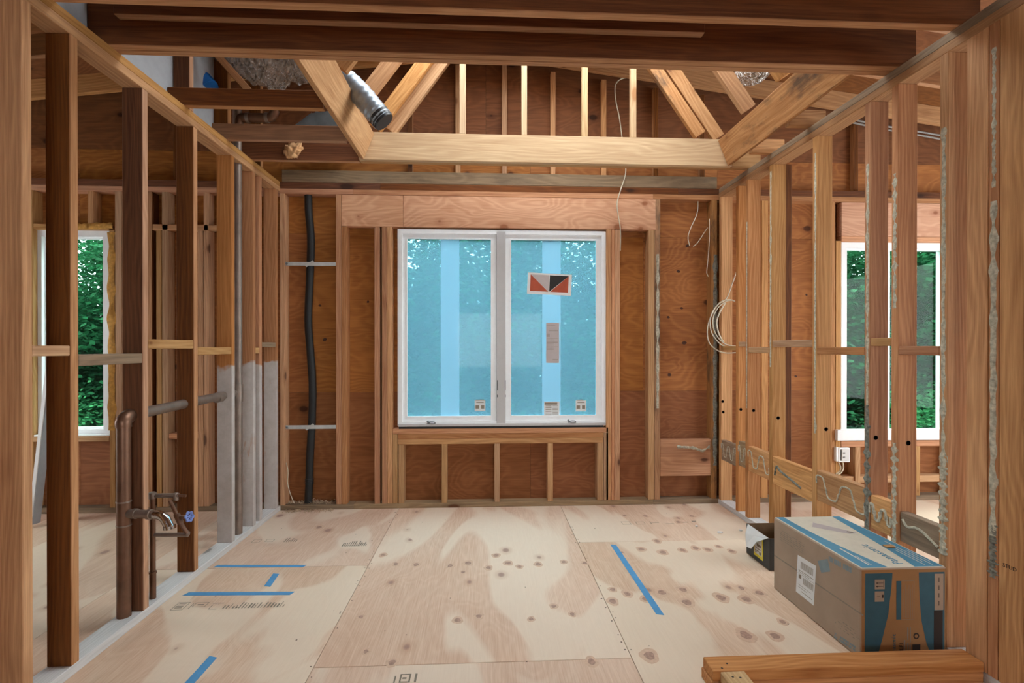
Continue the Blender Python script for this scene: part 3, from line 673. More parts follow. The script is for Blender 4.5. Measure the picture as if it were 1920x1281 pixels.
hd = joist(3.450, T - .001, ZT, .184, 'pale', TX0 + .004, TX1 + T - .004, 'header_joist'); joist(3.488, T, ZT - .0, .170, 'tan', TX0 + .004, JR, 'header_joist')
for y in (2.80, 3.20): joist(y, T, ZT, .089, 'fir', TX1 + T + .001, JR)
# bright cripples standing on the header, then the steep rafters either side
zt = ZT + .184
for px, m in ((867.5, 'pale'), (983, 'pale'), (1096, 'pale'), (1187, 'pale')):
    x = XB(px, 3.46); w = .040 if px != 983 else .036
    bx('cripple_stud', x - w / 2, x + w / 2, 3.452, 3.486 if px != 867.5 else 3.52, zt, roof_z(x) - .003, m, ce)
def web(y, a, b, mat, w=W4, t=T, z_top=None):
    """a slanting rafter in the plane y, through two photo points, up to the roof"""
    p, q = on(a[0], a[1], 1, y), on(b[0], b[1], 1, y)
    d = (q - p).normalized(); n = 0
    p = p + d * ((ZT + .184 + .03 - p.z) / d.z)
    e = q.copy()
    while e.z < roof_z(e.x) - .03 and n < 400: e += d * .005; n += 1
    return board('web', p, e, w, t, mat, ce, up=(d.z, 0, -d.x))
def foot_plane(a, b, xt):
    lo, hi = 2.4, 3.7
    for _ in range(40):
        y = (lo + hi) / 2; p, q = on(a[0], a[1], 1, y), on(b[0], b[1], 1, y); z = p.z + (q.z - p.z) * (xt - p.x) / (q.x - p.x)
        lo, hi = (lo, y) if z > ZT + .215 else (y, hi)
    return y
web(3.470, (690, 259), (797, 116), 'fir'); web(3.510, (722, 259), (829, 116), 'tan')
for a, b in (((658, 216), (735, 116)), ((620, 150), (646, 116))): web(foot_plane(a, b, TX0 + .082), a, b, 'fir')
web(3.470, (1316, 260), (1224, 124), 'stained', .080); web(3.510, (1349, 264), (1256, 125), 'fir')
for a, b in (((1409, 214), (1350, 127)), ((1478, 155), (1462, 130))): web(foot_plane(a, b, TX1 - .050), a, b, 'fir')


# ------------------------------------------------------------------ plumbing in the left partition
p1 = Vector((-1.596, 2.352, T)); r1 = .0275
dp = empty('drain_pipe', p1, 'old copper drain pipe running up and sideways through the left studs', 'pipe')
zt1 = .875; e1 = Vector((-1.597, 2.415, .905)); j2 = Vector((-1.590, 3.352, .935))
tube('riser', [p1 - Vector((0, 0, .0)), p1 + Vector((0, 0, zt1 - T))], r1, 'copper', dp, 20)
tube('elbow', smooth_path([(p1.x, p1.y, zt1 - .002), (p1.x, p1.y, zt1 + .022), (p1.x, p1.y + .022, zt1 + .040), (p1.x, p1.y + .060, zt1 + .046)], 6), r1 * 1.12, 'copper', dp, 20)
tube('branch_pipe', [(p1.x, p1.y + .055, zt1 + .045), j2], .0245, 'copper_grey', dp, 20)
d_ = (j2 - Vector((p1.x, p1.y + .05, zt1 + .045))).normalized()
lathe('coupling', Vector((p1.x, 3.13, .926)), d_, [(0, .026), (0, .031), (.05, .031), (.05, .026)], 'copper_grey', dp, 20)
tube('vent_stack', [(-1.578, 3.36, T), (-1.578, 3.36, ZT + .30)], .026, 'copper_grey', dp, 20)
lathe('tee', (-1.578, 3.36, .88), (0, 0, 1), [(0, .026), (0, .031), (.11, .031), (.11, .026)], 'copper_grey', dp, 20)
zt2 = on(233, 965, 1, p1.y).z
for z in (zt2 + .055, zt2 - .05): lathe('collar', (p1.x, p1.y, z), (0, 0, 1), [(0, .027), (0, .0295), (.006, .0295), (.006, .027)], 'copper_grey', dp, 20)
c0 = on(245, 963, 1, p1.y); c1 = on(290, 965, 1, p1.y - .02)
tube('trap_arm', [c0 - Vector((.02, 0, 0)), c1], .0185, 'copper_grey', dp, 16)
for q in (.12, .72):
    lathe('coupling', c0.lerp(c1, q), (c1 - c0), [(0, .018), (0, .0225), (.016, .0225), (.016, .018)], 'copper_grey', dp, 16)
c2 = on(305, 967, 1, p1.y - .025); c3 = on(318, 990, 1, p1.y - .03)
el = tube('chrome_elbow', smooth_path([c1, c1.lerp(c2, .6), c2 + Vector((.008, 0, -.012)), c3], 8), .0195, 'chrome', dp, 16); el['label'] = 'chrome slip elbow'
lathe('slip_nut', c3 + Vector((0, 0, .010)), (c3 - c2) * .3 + Vector((0, 0, -.05)), [(0, .019), (0, .025), (.014, .025), (.014, .016), (.0, .016)], 'chrome', dp, 12)

ps = Vector((-1.575, 2.514, T))
sp = empty('supply_pipe', ps, 'thin brown water supply pipe with blue handled valve beside the drain', 'pipe')
def ws(px, py, dy=0.0): return on(px, py, 1, ps.y + dy)
zt3 = ws(283, 930).z; tube('riser', [ps, (ps.x, ps.y, zt3)], .0125, 'copper', sp, 14)
tube('sleeve', [ps, (ps.x, ps.y, ws(285, 1072).z)], .0145, 'copper', sp, 14)
lathe('clamp', (ps.x, ps.y, ws(285, 1075).z), (0, 0, 1), [(0, .012), (0, .017), (.008, .017), (.008, .012)], 'copper', sp, 14)
lathe('elbow_cap', (ps.x, ps.y, zt3 - .012), (0, 0, 1), [(0, .013), (0, .017), (.026, .017), (.03, .012), (.03, .001)], 'copper_grey', sp, 14)
tube('top_arm', [ws(284, 930), ws(335, 929)], .0105, 'copper_grey', sp, 12); tube('nipple', [ws(330, 929), ws(349, 930)], .006, 'copper', sp, 10)
lathe('tee', ws(330, 932), (0, 0, 1), [(-.016, .001), (-.016, .012), (.016, .012), (.02, .008), (.02, .001)], 'copper_grey', sp, 12)
tube('valve_pipe', [ws(319, 938, -.01), ws(332, 968, -.015)], .009, 'copper', sp, 10); tube('valve_pipe', [ws(338, 980, -.015), ws(351, 1000, -.01)], .009, 'copper', sp, 10)
v = tube('valve_body', [ws(331, 964, -.015), ws(339, 982, -.015)], .014, 'copper', sp, 12)
tube('valve_stem', [ws(335, 971, -.015), ws(352, 969, -.03)], .0085, 'copper', v, 10)
hc = ws(355, 969, -.035); ax = (ws(352, 969, -.03) - ws(335, 971, -.015)).normalized()
a1 = ax.orthogonal().normalized(); a2 = ax.cross(a1)
ring_pts = [hc + (a1 * math.cos(t) + a2 * math.sin(t)) * (.020 + .003 * math.cos(6 * t)) for t in [i * math.pi / 18 for i in range(37)]]
hv = tube('valve_handle', ring_pts, .0045, 'valve_blue', v, 8); hv['label'] = 'blue wheel handle'
for i in range(3):
    t = i * math.pi / 3; q = (a1 * math.cos(t) + a2 * math.sin(t)) * .02
    tube('valve_handle', [hc - q, hc + q], .0032, 'valve_blue', v, 6)
tube('bottom_arm', smooth_path([ws(287, 1003), ws(344, 1003), ws(351, 1003, -.005), ws(352, 998, -.01)], 5), .0095, 'copper_grey', sp, 12)

# black sleeved pipe with two straps in the left bay of the back wall
yk = YB + .040
bp = empty('black_pipe', on(578, 945, 1, yk), 'black rubber sleeved pipe standing in the bay left of the middle window', 'pipe')
tube('sleeve', [on(a, b, 1, yk) for a, b in ((578, 366), (579, 400), (583, 450), (581, 520), (578, 600), (582, 660), (586, 720), (585, 790), (581, 860), (580, 900), (578, 942))], .028, 'black', bp, 16, 5)
for py in (902, 908): lathe('tape_band', on(580, py, 1, yk), (0, 0, 1), [(0, .028), (0, .031), (.018, .031), (.018, .028)], 'black_tape', bp, 16)
for py, w in ((495, 'upper'), (801, 'lower')):
    zc = ZB(580, py, YB - .002); st = empty('pipe_strap', (XB(580), YB, zc), 'milky plastic strap nailed across the black pipe, the %s of two' % w, 'strap', 'pipe straps in the left bay')
    bx('strap_band', XB(535.5), XB(630), YB - .0022, YB - .0004, zc - .014, zc + .014, 'strap', st, ch=.0005)
    board('strap_loop', (XB(574), YB - .004, zc - .02), (XB(588), YB - .004, zc + .022), .014, .003, 'strap', st)
    lathe('nail', (XB(538.5), YB - .003, zc), (0, -1, 0), [(0, .009), (.004, .009), (.006, .004), (.006, .0005)], 'steel', st, 10)

# ------------------------------------------------------------------ things in the open attic
ya = 3.22
fo = empty('foil_insulation', (-1.25, ya, 2.88), 'crumpled silver foil duct wrap above the joists at upper left', 'insulation')
vs, fs = [], []; NU, NV = 70, 46
A0, A1 = on(368, 100, 1, ya).x, on(596, 100, 1, ya).x
for i in range(NU + 1):
    u = i / NU; x = A0 + (A1 - A0) * u
    sag = .04 * math.sin(u * 9) + .03 * math.sin(u * 4 + 1) + (.10 * max(0, (.12 - u) / .12)) - .02 * math.exp(-((u - .9) / .1) ** 2)
    for k in range(NV + 1):
        th = -math.pi * .98 + math.pi * 1.96 * k / NV
        rr = .21 + .035 * noise.noise((u * 26, th * 1.3, 2)) + .022 * noise.noise((u * 60, th * 2.0, 5)) + .012 * noise.noise((u * 110, th * 5, 8))
        if u > .97: rr *= .55
        vs.append((x + .03 * noise.noise((u * 9, th * 3, 4)), ya + rr * math.sin(th), 3.085 + sag - rr * math.cos(th)))
for i in range(NU):
    for k in range(NV): a = i * (NV + 1) + k; fs.append((a, a + 1, a + NV + 2, a + NV + 1))
raw('foil_wrap', vs, fs, 'foil', fo, True)
q0 = on(385, 163, 1, 3.12); tube('blue_end', [q0 + Vector((-.05, 0, .05)), q0 + Vector((.02, 0, -.02))], lambda t: .075 - .01 * t, 'blue', fo, 12)
tb = on(452, 112, 1, 2.95); board('hanger_brace', on(400, 95, 1, 2.96), on(468, 172, 1, 2.96), .038, .03, 'old', fo)
yf2 = 3.15
f2 = empty('foil_duct', on(1420, 140, 1, yf2), 'small bulge of silver foil duct behind the right trimmer', 'duct')
vs, fs = [], []; cc = on(1420, 112, 1, yf2)
for i in range(25):
    for k in range(33):
        ph = math.pi * i / 24; th = 2 * math.pi * k / 32; rr = 1 + .12 * noise.noise((i * .5, k * .9, 3))
        vs.append(cc + Vector((.11 * math.sin(ph) * math.cos(th), .2 * math.sin(ph) * math.sin(th), .13 * math.cos(ph))) * rr)
for i in range(24):
    for k in range(32): a = i * 33 + k; fs.append((a, a + 33, a + 34, a + 1))
raw('foil_wrap', vs, fs, 'foil', f2, True); bx('hanger_strip', cc.x - .012, cc.x + .012, cc.y - .002, cc.y + .002, cc.z + .1, roof_z(cc.x) + .1, 'strap', f2)
yd = 2.92
fd = empty('flex_duct', on(712, 228, 1, yd), 'grey flexible duct with black taped end hanging over the left trimmer', 'duct')
path = smooth_path([on(600, 128, 1, yd + .06), on(640, 145, 1, yd + .03), on(672, 172, 1, yd), on(700, 205, 1, yd - .01), on(718, 226, 1, yd - .01)], 14)
n_ = len(path)
tube('duct_jacket', path, lambda t: .062 * (1 + .045 * math.sin(t * 95) + .05 * noise.noise((t * 20, 1, 1))), 'duct', fd, 24)
tube('black_tape_wrap', [path[-8], path[-5], path[-1], path[-1] + (path[-1] - path[-4]) * .8], lambda t: .066 - .006 * t, 'black_tape', fd, 12)
cp = empty('attic_copper_pipe', on(445, 232, 1, 3.34), 'short dull copper pipe with elbows above the left joists', 'pipe')
yc = 3.36
tube('pipe_run', smooth_path([on(447, 236, 1, yc), on(449, 224, 1, yc), on(458, 221, 1, yc), on(500, 221, 1, yc), on(511, 217, 1, yc), on(516, 206, 1, yc)], 7), .028, 'copper', cp, 16)
for px in (462, 498): lathe('collar', on(px, 221, 1, yc), (1, 0, 0), [(0, .027), (0, .032), (.02, .032), (.02, .027)], 'copper_grey', cp, 16)
mb = on(585, 225, 1, 3.62)
metal = empty('sheet_metal_duct', mb, 'grey sheet metal duct boot behind the left joists', 'duct')
P = [on(a, b, 1, 3.62) for a, b in ((548, 240), (585, 212), (640, 205), (640, 240))]; P2_ = [p + Vector((0, .25, 0)) for p in P]
raw('duct_boot', P + P2_, [(0, 3, 2, 1), (4, 5, 6, 7), (0, 1, 5, 4), (1, 2, 6, 5), (2, 3, 7, 6), (3, 0, 4, 7)], 'sheetmetal', metal)
bx('hanger_strap', mb.x - .01, mb.x + .01, mb.y + .10, mb.y + .104, P[1].z - .02, roof_z(mb.x) + .10, 'steel', metal, ch=.0005)
raw('duct_seam', [p + Vector((0, -.004, .004)) for p in P[:2]] + [p + Vector((0, -.004, -.004)) for p in P[1::-1]], [(0, 1, 2, 3)], 'steel', metal)
tf = on(548, 282, 1, 3.463)
bm = bmesh.new(); bmesh.ops.create_icosphere(bm, subdivisions=4, radius=1)
for v_ in bm.verts:
    n = v_.co.copy(); k = 1 + .5 * noise.noise(n * 2.2) + .25 * noise.noise(n * 5.5)
    v_.co = Vector((n.x * .05, n.y * .024, n.z * .052)) * k + Vector((.05 * max(0, n.x) * max(0, n.z), 0, 0))
me = bpy.data.meshes.new('tuft'); bm.to_mesh(me); bm.free(); me.polygons.foreach_set('use_smooth', [True] * len(me.polygons))
tag(link('insulation_tuft', me, 'tuft', None, Matrix.Translation(tf)), 'torn tan tuft of insulation stuck to the joist left of the header', 'insulation')

# ------------------------------------------------------------------ cables
def cable(name, label, pts, r=.004, mat='wire', group=None, cat='cable', n=8):
    o = tube(name, pts, r, mat, None, 8, n); return tag(o, label, cat, group)
cable('electrical_cable', 'cream cable looping in the attic and dropping past the window header',
      [on(a, b, 1, y) for a, b, y in ((1440, 176, 3.98), (1340, 170, 3.97), (1260, 158, 3.96), (1195, 148, 3.96), (1168, 147, 3.95), (1154, 160, 3.945), (1155, 190, 3.94), (1162, 225, 3.938), (1170, 290, 3.936), (1173, 325, 3.935), (1163, 358, 3.932), (1157, 385, 3.928), (1163, 430, 3.930), (1163, 470, 3.934))], .0042)
cable('electrical_cable', 'thin cream wire hanging free in the bay right of the window', [on(a, b, 1, 3.99) for a, b in ((1309, 374), (1307, 400), (1295, 428), (1290, 445), (1293, 461))], .0034)
cable('electrical_cable', 'short cream wire crossing to the corner stud right of the window', [on(a, b, 1, 3.985) for a, b in ((1300, 462), (1308, 455), (1322, 434), (1327, 427))], .0034)
cable('electrical_cable', 'thin tan wire running down the inner edge of the corner stud', [on(a, b, 1, 3.938) for a, b in ((1330, 410), (1330, 450), (1327, 490), (1325, 510), (1328, 519))], .003)
coil = empty('cable_coil', on(1352, 600, 1, 3.86), 'loose coil of cream cable hung in the right back corner', 'cable')
def arc(nm, pts, y, r=.0045): tube(nm, [on(a, b, 1, yy) for (a, b), yy in zip(pts, [y + .004 * math.sin(i) for i in range(len(pts))])], r, 'wire', coil, 8, 7)
arc('cable_loop', [(1381, 510), (1372, 535), (1362, 560), (1345, 572), (1331, 598), (1326, 622), (1330, 643), (1345, 657), (1362, 662), (1382, 661)], 3.865)
arc('cable_loop', [(1378, 565), (1365, 562), (1350, 568), (1336, 585), (1331, 605), (1335, 625), (1347, 642), (1360, 650), (1383, 652)], 3.862)
arc('cable_loop', [(1374, 563), (1362, 565), (1348, 575), (1338, 592), (1337, 612), (1344, 630), (1356, 643), (1368, 648), (1384, 650)], 3.868)
arc('cable_loop', [(1360, 568), (1350, 585), (1344, 602), (1346, 620), (1352, 635), (1357, 642)], 3.872, .006)
cable('electrical_cable', 'thin tan wire curling out at the foot of the left corner stud', [on(a, b, 1, 3.937) for a, b in ((537, 868), (540, 885), (539, 905), (543, 922), (549, 938), (552, 944))], .003)
for i, (pts, lb) in enumerate((([(1590, 222), (1640, 233), (1700, 243), (1770, 255)], 'upper grey cable strung under the right room rafters'), ([(1590, 228), (1650, 241), (1710, 251), (1770, 262)], 'lower grey cable strung under the right room rafters'))):
    cable('electrical_cable', lb, [on(a, b, 1, YB + .036) for a, b in pts], .008, 'wire_grey', 'cables along the right rafters')
eb = empty('outlet_box', on(1582, 853, 1, YB - .0), 'white electrical outlet box on the stud under the right window', 'outlet')
ye = YB - .03; a, b = XB(1573.5, ye), XB(1594, ye); zz0, zz1 = ZB(1582, 867, ye), ZB(1582, 840, ye)
bx('box_body', a, b, ye, ye + .06, zz0, zz1, 'vinyl', eb); bx('box_bracket', a - .02, a - .001, ye + .004, ye + .05, zz0 + .005, zz1 + .003, 'vinyl', eb)
bx('shadow_gap', a + .012, a + .020, ye - .001, ye + .004, zz0 + .012, zz1 - .012, 'black', eb, ch=.0005)
rc = bx('receptacle', a + .022, b - .006, ye - .004, ye + .004, zz0 + .010, zz1 - .010, 'paper', eb)
for dz in (.35, .65):
    zc = zz0 + (zz1 - zz0) * dz
    for dx in (.030, .042): bx('outlet_slot', a + dx, a + dx + .004, ye - .0055, ye - .003, zc - .006, zc + .006, 'ink', rc, ch=.0004)
tube('cable_tail', [on(p, q, 1, ye + .03) for p, q in ((1572, 867), (1576, 876), (1574, 884), (1567, 889))], .006, 'wire', eb, 8, 6)
tube('cable_tail', [on(p, q, 1, ye + .02) for p, q in ((1580, 867), (1581, 878), (1577, 886), (1571, 890))], .006, 'wire', eb, 8, 6)

# ------------------------------------------------------------------ cartons on the floor
bx0, bx1, by0, by1, bh = 1.463, 1.814, 1.936, 2.545, .360
cb = empty('shipping_carton', ((bx0 + bx1) / 2, (by0 + by1) / 2, 0), 'long brown cardboard carton with blue printed top against the right studs', 'box')
bx('carton_body', bx0, bx1, by0, by1, .0005, bh, 'card', cb, ch=.005, long='y')
bx('carton_front', bx0 + .004, bx1 - .004, by0 - .0012, by0 + .001, .004, bh - .005, 'card_in', cb, ch=.0004, long='x')
top_ = bx('carton_top', bx0 + .005, bx1 - .005, by0 + .004, by1 - .004, bh - .001, bh + .0012, 'card_pale', cb, ch=.0004, long='y')
FT_ = Matrix.Translation((bx0, by0, bh + .0012))
w_, l_ = bx1 - bx0, by1 - by0
def curve_pts(f, n=9): return [(f(i / (n - 1)) * w_, i / (n - 1) * (l_ - .012) + .006) for i in range(n)]
lf = lambda t: .12 + .21 * (1 - t) ** 2.0 + .02 * t; rf = lambda t: .64 + .22 * t ** .8
Lp = curve_pts(lf); Rp = curve_pts(rf)
flats('blue_print', [[(.03 * w_, .006)] + Lp + [(.03 * w_, l_ - .006)]], 'print_blue', cb, FT_, .0005)
flats('blue_print', [[(.97 * w_, l_ - .006)] + Rp[::-1] + [(.97 * w_, .006)]], 'print_blue', cb, FT_, .0005)
mwt = lambda x, y: FT_ @ Matrix.Translation((x, y, .0006)) @ Matrix.Rotation(math.pi / 2, 4, 'Z')
text_mesh('brand_print', 'Panasonic', .052, 'print_blue', cb, mwt(.575 * w_, .03))
flats('fine_print', [(.79 * w_ + .016 * i, .79 * w_ + .016 * i + .004, .02 + .03 * (i % 2), .17 + .05 * (i % 3)) for i in range(4)], 'card_pale', cb, FT_, .0009)
flats('fine_print', [(.15 * w_, .17 * w_, .03, .2), (.185 * w_, .195 * w_, .03, .12)], 'card_pale', cb, FT_, .0009)
flats('product_sketch', [[(.30 * w_, .46), (.62 * w_, .36), (.76 * w_, .37), (.42 * w_, .52)]], 'paper_grey', cb, FT_, .0007)
flats('product_sketch', [[(.62 * w_, .385), (.68 * w_, .37), (.72 * w_, .38), (.66 * w_, .395)]], 'ink_faint', cb, FT_, .0010)
tag(bx('wood_chip', bx0 + .26, bx0 + .30, by0 + .19, by0 + .215, bh + .0022, bh + .008, 'tan', None), 'small pinkish wood chip lying on the blue printed carton top', 'wood chip')
FF = Matrix.Translation((bx0, by0 - .0012, 0)) @ Matrix.Rotation(math.pi / 2, 4, 'X')
k_ = .353 / 1270
def fz(x, y): return ((x - 240) * k_, bh - (y - 35) * k_)
flats('teal_print', [[fz(*p) for p in ((295, 1325), (440, 1325), (490, 1250), (560, 1000), (640, 680), (685, 300), (700, 100), (300, 100))]], 'print_teal', cb, FF)
flats('teal_print', [[fz(*p) for p in ((1290, 1325), (1468, 1325), (1468, 100), (1085, 100), (1100, 500), (1130, 800), (1200, 1100))]], 'print_teal', cb, FF)
def fr(x0, x1, y0, y1): a = fz(x0, y1); b = fz(x1, y0); return (a[0], b[0], a[1], b[1])
for q in (fr(440, 585, 190, 325), fr(440, 577, 355, 500), fr(1320, 1450, 125, 640)): flats('tan_patch', [q], 'card', cb, FF, .0008)
flats('dark_patch', [fr(1310, 1440, 645, 1325)], 'ink_brown', cb, FF, .0008)
for y in (237, 287): flats('arrow_icon', [[fz(480, y - 3), fz(480, y - 12), fz(455, y), fz(480, y + 12), fz(480, y + 3), fz(562, y + 3), fz(562, y - 3)][::-1]], 'ink_brown', cb, FF, .0012)
flats('arrow_base', [fr(566, 571, 205, 305)], 'ink_brown', cb, FF, .0012); flats('stacking_icon', [fr(540, 568, 402, 448)], 'ink_brown', cb, FF, .0012)
flats('stacking_icon', [fr(470, 520, 425, 429)], 'ink_brown', cb, FF, .0012)
flats('table_print', [fr(755, 828, 215, 760)], 'print_teal', cb, FF, .0008)
flats('table_print', [fr(830, 1018, 215, 219), fr(830, 1018, 757, 761), fr(1014, 1018, 215, 761)] + [fr(860 + 26 * i, 864 + 26 * i, 330 - 60 * (i % 2), 745) for i in range(6)], 'ink_faint', cb, FF, .0008)
def vtext(s, size, x, y, mat):
    a = fz(x, y); text_mesh('carton_lettering', s, size, mat, cb, FF @ Matrix.Translation((a[0], a[1], .001)) @ Matrix.Rotation(math.pi / 2, 4, 'Z'))
vtext('Panasonic', .024, 745, 1300, 'print_teal'); vtext('NLF1', .021, 855, 1250, 'ink_brown')
flats('fine_print', [fr(868, 888, 1050, 1260), fr(915, 935, 875, 1050), fr(915, 935, 1090, 1260), fr(955, 970, 870, 1090), fr(950, 972, 1120, 1270)], 'ink_faint', cb, FF, .0008)
flats('fine_print', [fr(1378, 1388, 180 + 110 * i, 245 + 110 * i) for i in range(4)], 'ink_brown', cb, FF, .0012)
ck = fz(1050, 1000); flats('seal_print', [[(ck[0] + .012 * math.cos(t), ck[1] + .012 * math.sin(t)) for t in [i * math.pi / 8 for i in range(16)]]], 'ink_brown', cb, FF, .0008)
flats('seal_print', [[(ck[0] + .007 * math.cos(t), ck[1] + .007 * math.sin(t)) for t in [i * math.pi / 8 for i in range(16)]]], 'card_in', cb, FF, .0011)
flats('seal_print', [fr(995, 1110, 1118, 1325)], 'ink_brown', cb, FF, .0008)
FS = Matrix.Translation((bx0, by1, 0)) @ Matrix(((0, 0, -1, 0), (-1, 0, 0, 0), (0, 1, 0, 0), (0, 0, 0, 1)))
def fs_(px, py): p = on(px, py, 0, bx0); return (by1 - p.y, p.z)
flats('seam_tape', [[fs_(1452, 1040), fs_(1619, 1153), fs_(1619, 1156), fs_(1452, 1042.5)]], 'ink_faint', cb, FS, .0005)
lab = [fs_(*p) for p in ((1492.5, 1109), (1526, 1136), (1530.5, 1061.5), (1496, 1040.5))]
flats('shipping_label', [lab], 'paper', cb, FS, .0006)
def lb(u, v):
    a = Vector(lab[0]).lerp(Vector(lab[1]), u); b = Vector(lab[3]).lerp(Vector(lab[2]), u); return tuple(a.lerp(b, v))
def lq(u0, u1, v0, v1): return [lb(u0, v0), lb(u1, v0), lb(u1, v1), lb(u0, v1)]
bars = []
for v0, v1, u0, u1 in ((.70, .88, .2, .88), (.33, .50, .38, .92)):
    u = u0
    while u < u1: bars.append(lq(u, u + .022, v0, v1)); u += .04
bars += [lq(.1, .9, .62, .635), lq(.1, .7, .58, .59), lq(.1, .8, .24, .25), lq(.1, .6, .18, .19), lq(.3, .9, .1, .115), lq(.12, .26, .42, .52), lq(.05, .95, .535, .542)]
flats('label_print', bars, 'ink_faint', cb, FS, .0009)
st2 = [fs_(*p) for p in ((1540, 1074), (1557, 1072), (1552, 1048), (1533, 1052))]; flats('small_label', [st2], 'ink_bluegrey', cb, FS, .0006)
a = fs_(1553, 1056); 
def side_line(p, q, h): a, b = Vector(fs_(*p)), Vector(fs_(*q)); n = Vector((0, h)); return [tuple(a), tuple(b), tuple(b + n), tuple(a + n)]
def scribble(p, q, rows, step, h, mat, fill=.6, seed=1):
    rnd = random.Random(seed); Q = []
    for r in range(rows):
        u = 0.0
        while u < 1:
            w = rnd.uniform(.02, .07); 
            if rnd.random() < fill:
                a0, a1 = u, min(1, u + w); P0 = (p[0] + (q[0] - p[0]) * a0, p[1] + (q[1] - p[1]) * a0 + r * step); P1 = (p[0] + (q[0] - p[0]) * a1, p[1] + (q[1] - p[1]) * a1 + r * step)
                Q.append(side_line(P0, P1, h))
            u += w + .012
    flats('faded_print', Q, mat, cb, FS, .0005)
scribble((1463, 994), (1508, 1022), 6, 3.6, .003, 'ink_faint', .8, 2)
scribble((1554, 1052), (1606, 1080), 1, 4, .022, 'ink_bluegrey', .75, 3)
scribble((1566, 1158), (1612, 1190), 4, 5.0, .004, 'ink_faint', .6, 5); scribble((1562, 1188), (1605, 1217), 2, 6, .010, 'ink_bluegrey', .7, 6)

sx0, sx1, sy0, sy1, sh = 1.549, 1.80, 2.735, 2.985, .178
sb = empty('open_carton', ((sx0 + sx1) / 2, (sy0 + sy1) / 2, 0), 'small open black carton with torn white flap behind the big carton', 'box')
bx('side_panel', sx0, sx0 + .004, sy0, sy1, .004, sh, 'box_black', sb, ch=.0008); bx('side_panel', sx1 - .004, sx1, sy0, sy1, .004, sh, 'box_black', sb, ch=.0008)
bx('end_panel', sx0 + .004, sx1 - .004, sy0, sy0 + .004, .004, sh, 'box_black', sb, ch=.0008); bx('end_panel', sx0 + .004, sx1 - .004, sy1 - .004, sy1, .004, sh, 'box_inside', sb, ch=.0008)
bx('bottom_panel', sx0, sx1, sy0, sy1, .0003, .004, 'box_inside', sb, ch=.0008); bx('lining', sx1 - .007, sx1 - .0045, sy0 + .005, sy1 - .005, .005, sh, 'box_inside', sb, ch=.0005)
fl = [(sx0, sy0 + .01, sh), (sx0, sy1 - .02, sh + .002), (sx0 - .02, sy1 - .03, sh - .05), (sx0 - .026, sy1 - .045, sh - .09), (sx0 - .03, sy1 - .06, sh - .115), (sx0 - .034, sy1 - .12, sh - .105), (sx0 - .022, sy1 - .16, sh - .05)]
o = raw('torn_flap', fl + [(x - .002, y, z + .0005) for x, y, z in fl], [tuple(range(7)), tuple(range(13, 6, -1))] + [(i, 7 + i, 7 + (i + 1) % 7, (i + 1) % 7) for i in range(7)], 'paper', sb); o['label'] = 'torn white flap'
FS2 = Matrix.Translation((sx0, sy1, 0)) @ Matrix(((0, 0, -1, 0), (-1, 0, 0, 0), (0, 1, 0, 0), (0, 0, 0, 1)))
flats('yellow_label', [(.085, .185, .028, .15)], 'yellow', sb, FS2); flats('white_label', [(.095, .172, .045, .15)], 'paper', sb, FS2, .0008)
flats('label_print', [(.10, .14, .06, .066), (.10, .16, .075, .08), (.12, .165, .09, .105), (.10, .12, .05, .056), (.145, .165, .05, .066)], 'ink_faint', sb, FS2, .0012)

# ------------------------------------------------------------------ low plate stack in the foreground
pl = empty('plate_stack', (1.3, 1.83, 0), 'doubled floor plate of reddish two-by-fours lying before the long carton', 'lumber')
bx('plank', .800, XR - .004, 1.784, 1.872, .0005, T, 'fir_pink', pl); bx('plank', .806, XR - .004, 1.783, 1.871, T + .0008, 2 * T, 'fir_pink', pl)
bx('plank', .830, .918, .75, 1.781, T + .0008, 2 * T, 'pale', pl); bx('plank', .826, .914, .72, 1.782, .0005, T, 'tan', pl)
for x, y in ((.845, 1.80), (.875, 1.825), (.86, 1.75), (.885, 1.745)): lathe('nail', (x, y, 2 * T - .0005), (0, 0, 1), [(0, .0042), (.0009, .0042), (.0011, .0005)], 'ink', pl, 8)

# ------------------------------------------------------------------ tape, stamps and litter on the floor
def tape(label, p, q, w=.034, bend=0):
    A, B = on(p[0], p[1], 2, 0), on(q[0], q[1], 2, 0); d = (B - A).normalized(); n = Vector((-d.y, d.x, 0)); vs, fs = [], []; N = 10
    for i in range(N + 1):
        t = i / N; c = A.lerp(B, t); e = (.006 if i in (0, N) else 0)
        for s in (-1, 1): vs.append(c + n * s * w / 2 + d * (e * s) + Vector((0, 0, .0009 + .0004 * (i % 2))))
    k = len(vs); vs += [v - Vector((0, 0, .0008)) for v in vs]
    for i in range(N): a = 2 * i; fs += [(a, a + 2, a + 3, a + 1), (k + a, k + a + 1, k + a + 3, k + a + 2), (a, k + a, k + a + 2, a + 2), (a + 1, a + 3, k + a + 3, k + a + 1)]
    fs += [(0, 1, k + 1, k), (2 * N, k + 2 * N, k + 2 * N + 1, 2 * N + 1)]
    tag(raw('tape_strip', vs, fs, 'blue_tape', None), label, 'tape', 'blue tape marks on the floor')
tape('blue tape strip across the left floor, the one nearer the window', (404, 1062), (571, 1062), .03)
tape('blue tape strip just above the printed stamps on the left floor', (348, 1114), (548, 1113), .034)
tape('short slanting blue tape strip between the two crosswise strips', (518, 1076), (501, 1100), .034)
tape('blue tape strip cut off by the bottom edge of the picture', (400, 1232), (352, 1285), .036)
tape('long blue tape strip running towards the window on the right floor', (1150, 1022), (1238, 1153), .034)
def stamp(px, py, w, items, ang=0.0, mat='ink_faint'):
    o = on(px, py, 2, 0); mw = Matrix.Translation((o.x, o.y, .0004)) @ Matrix.Rotation(ang, 4, 'Z')
    flats('floor_stamp', items, mat, floor, mw, .0003)
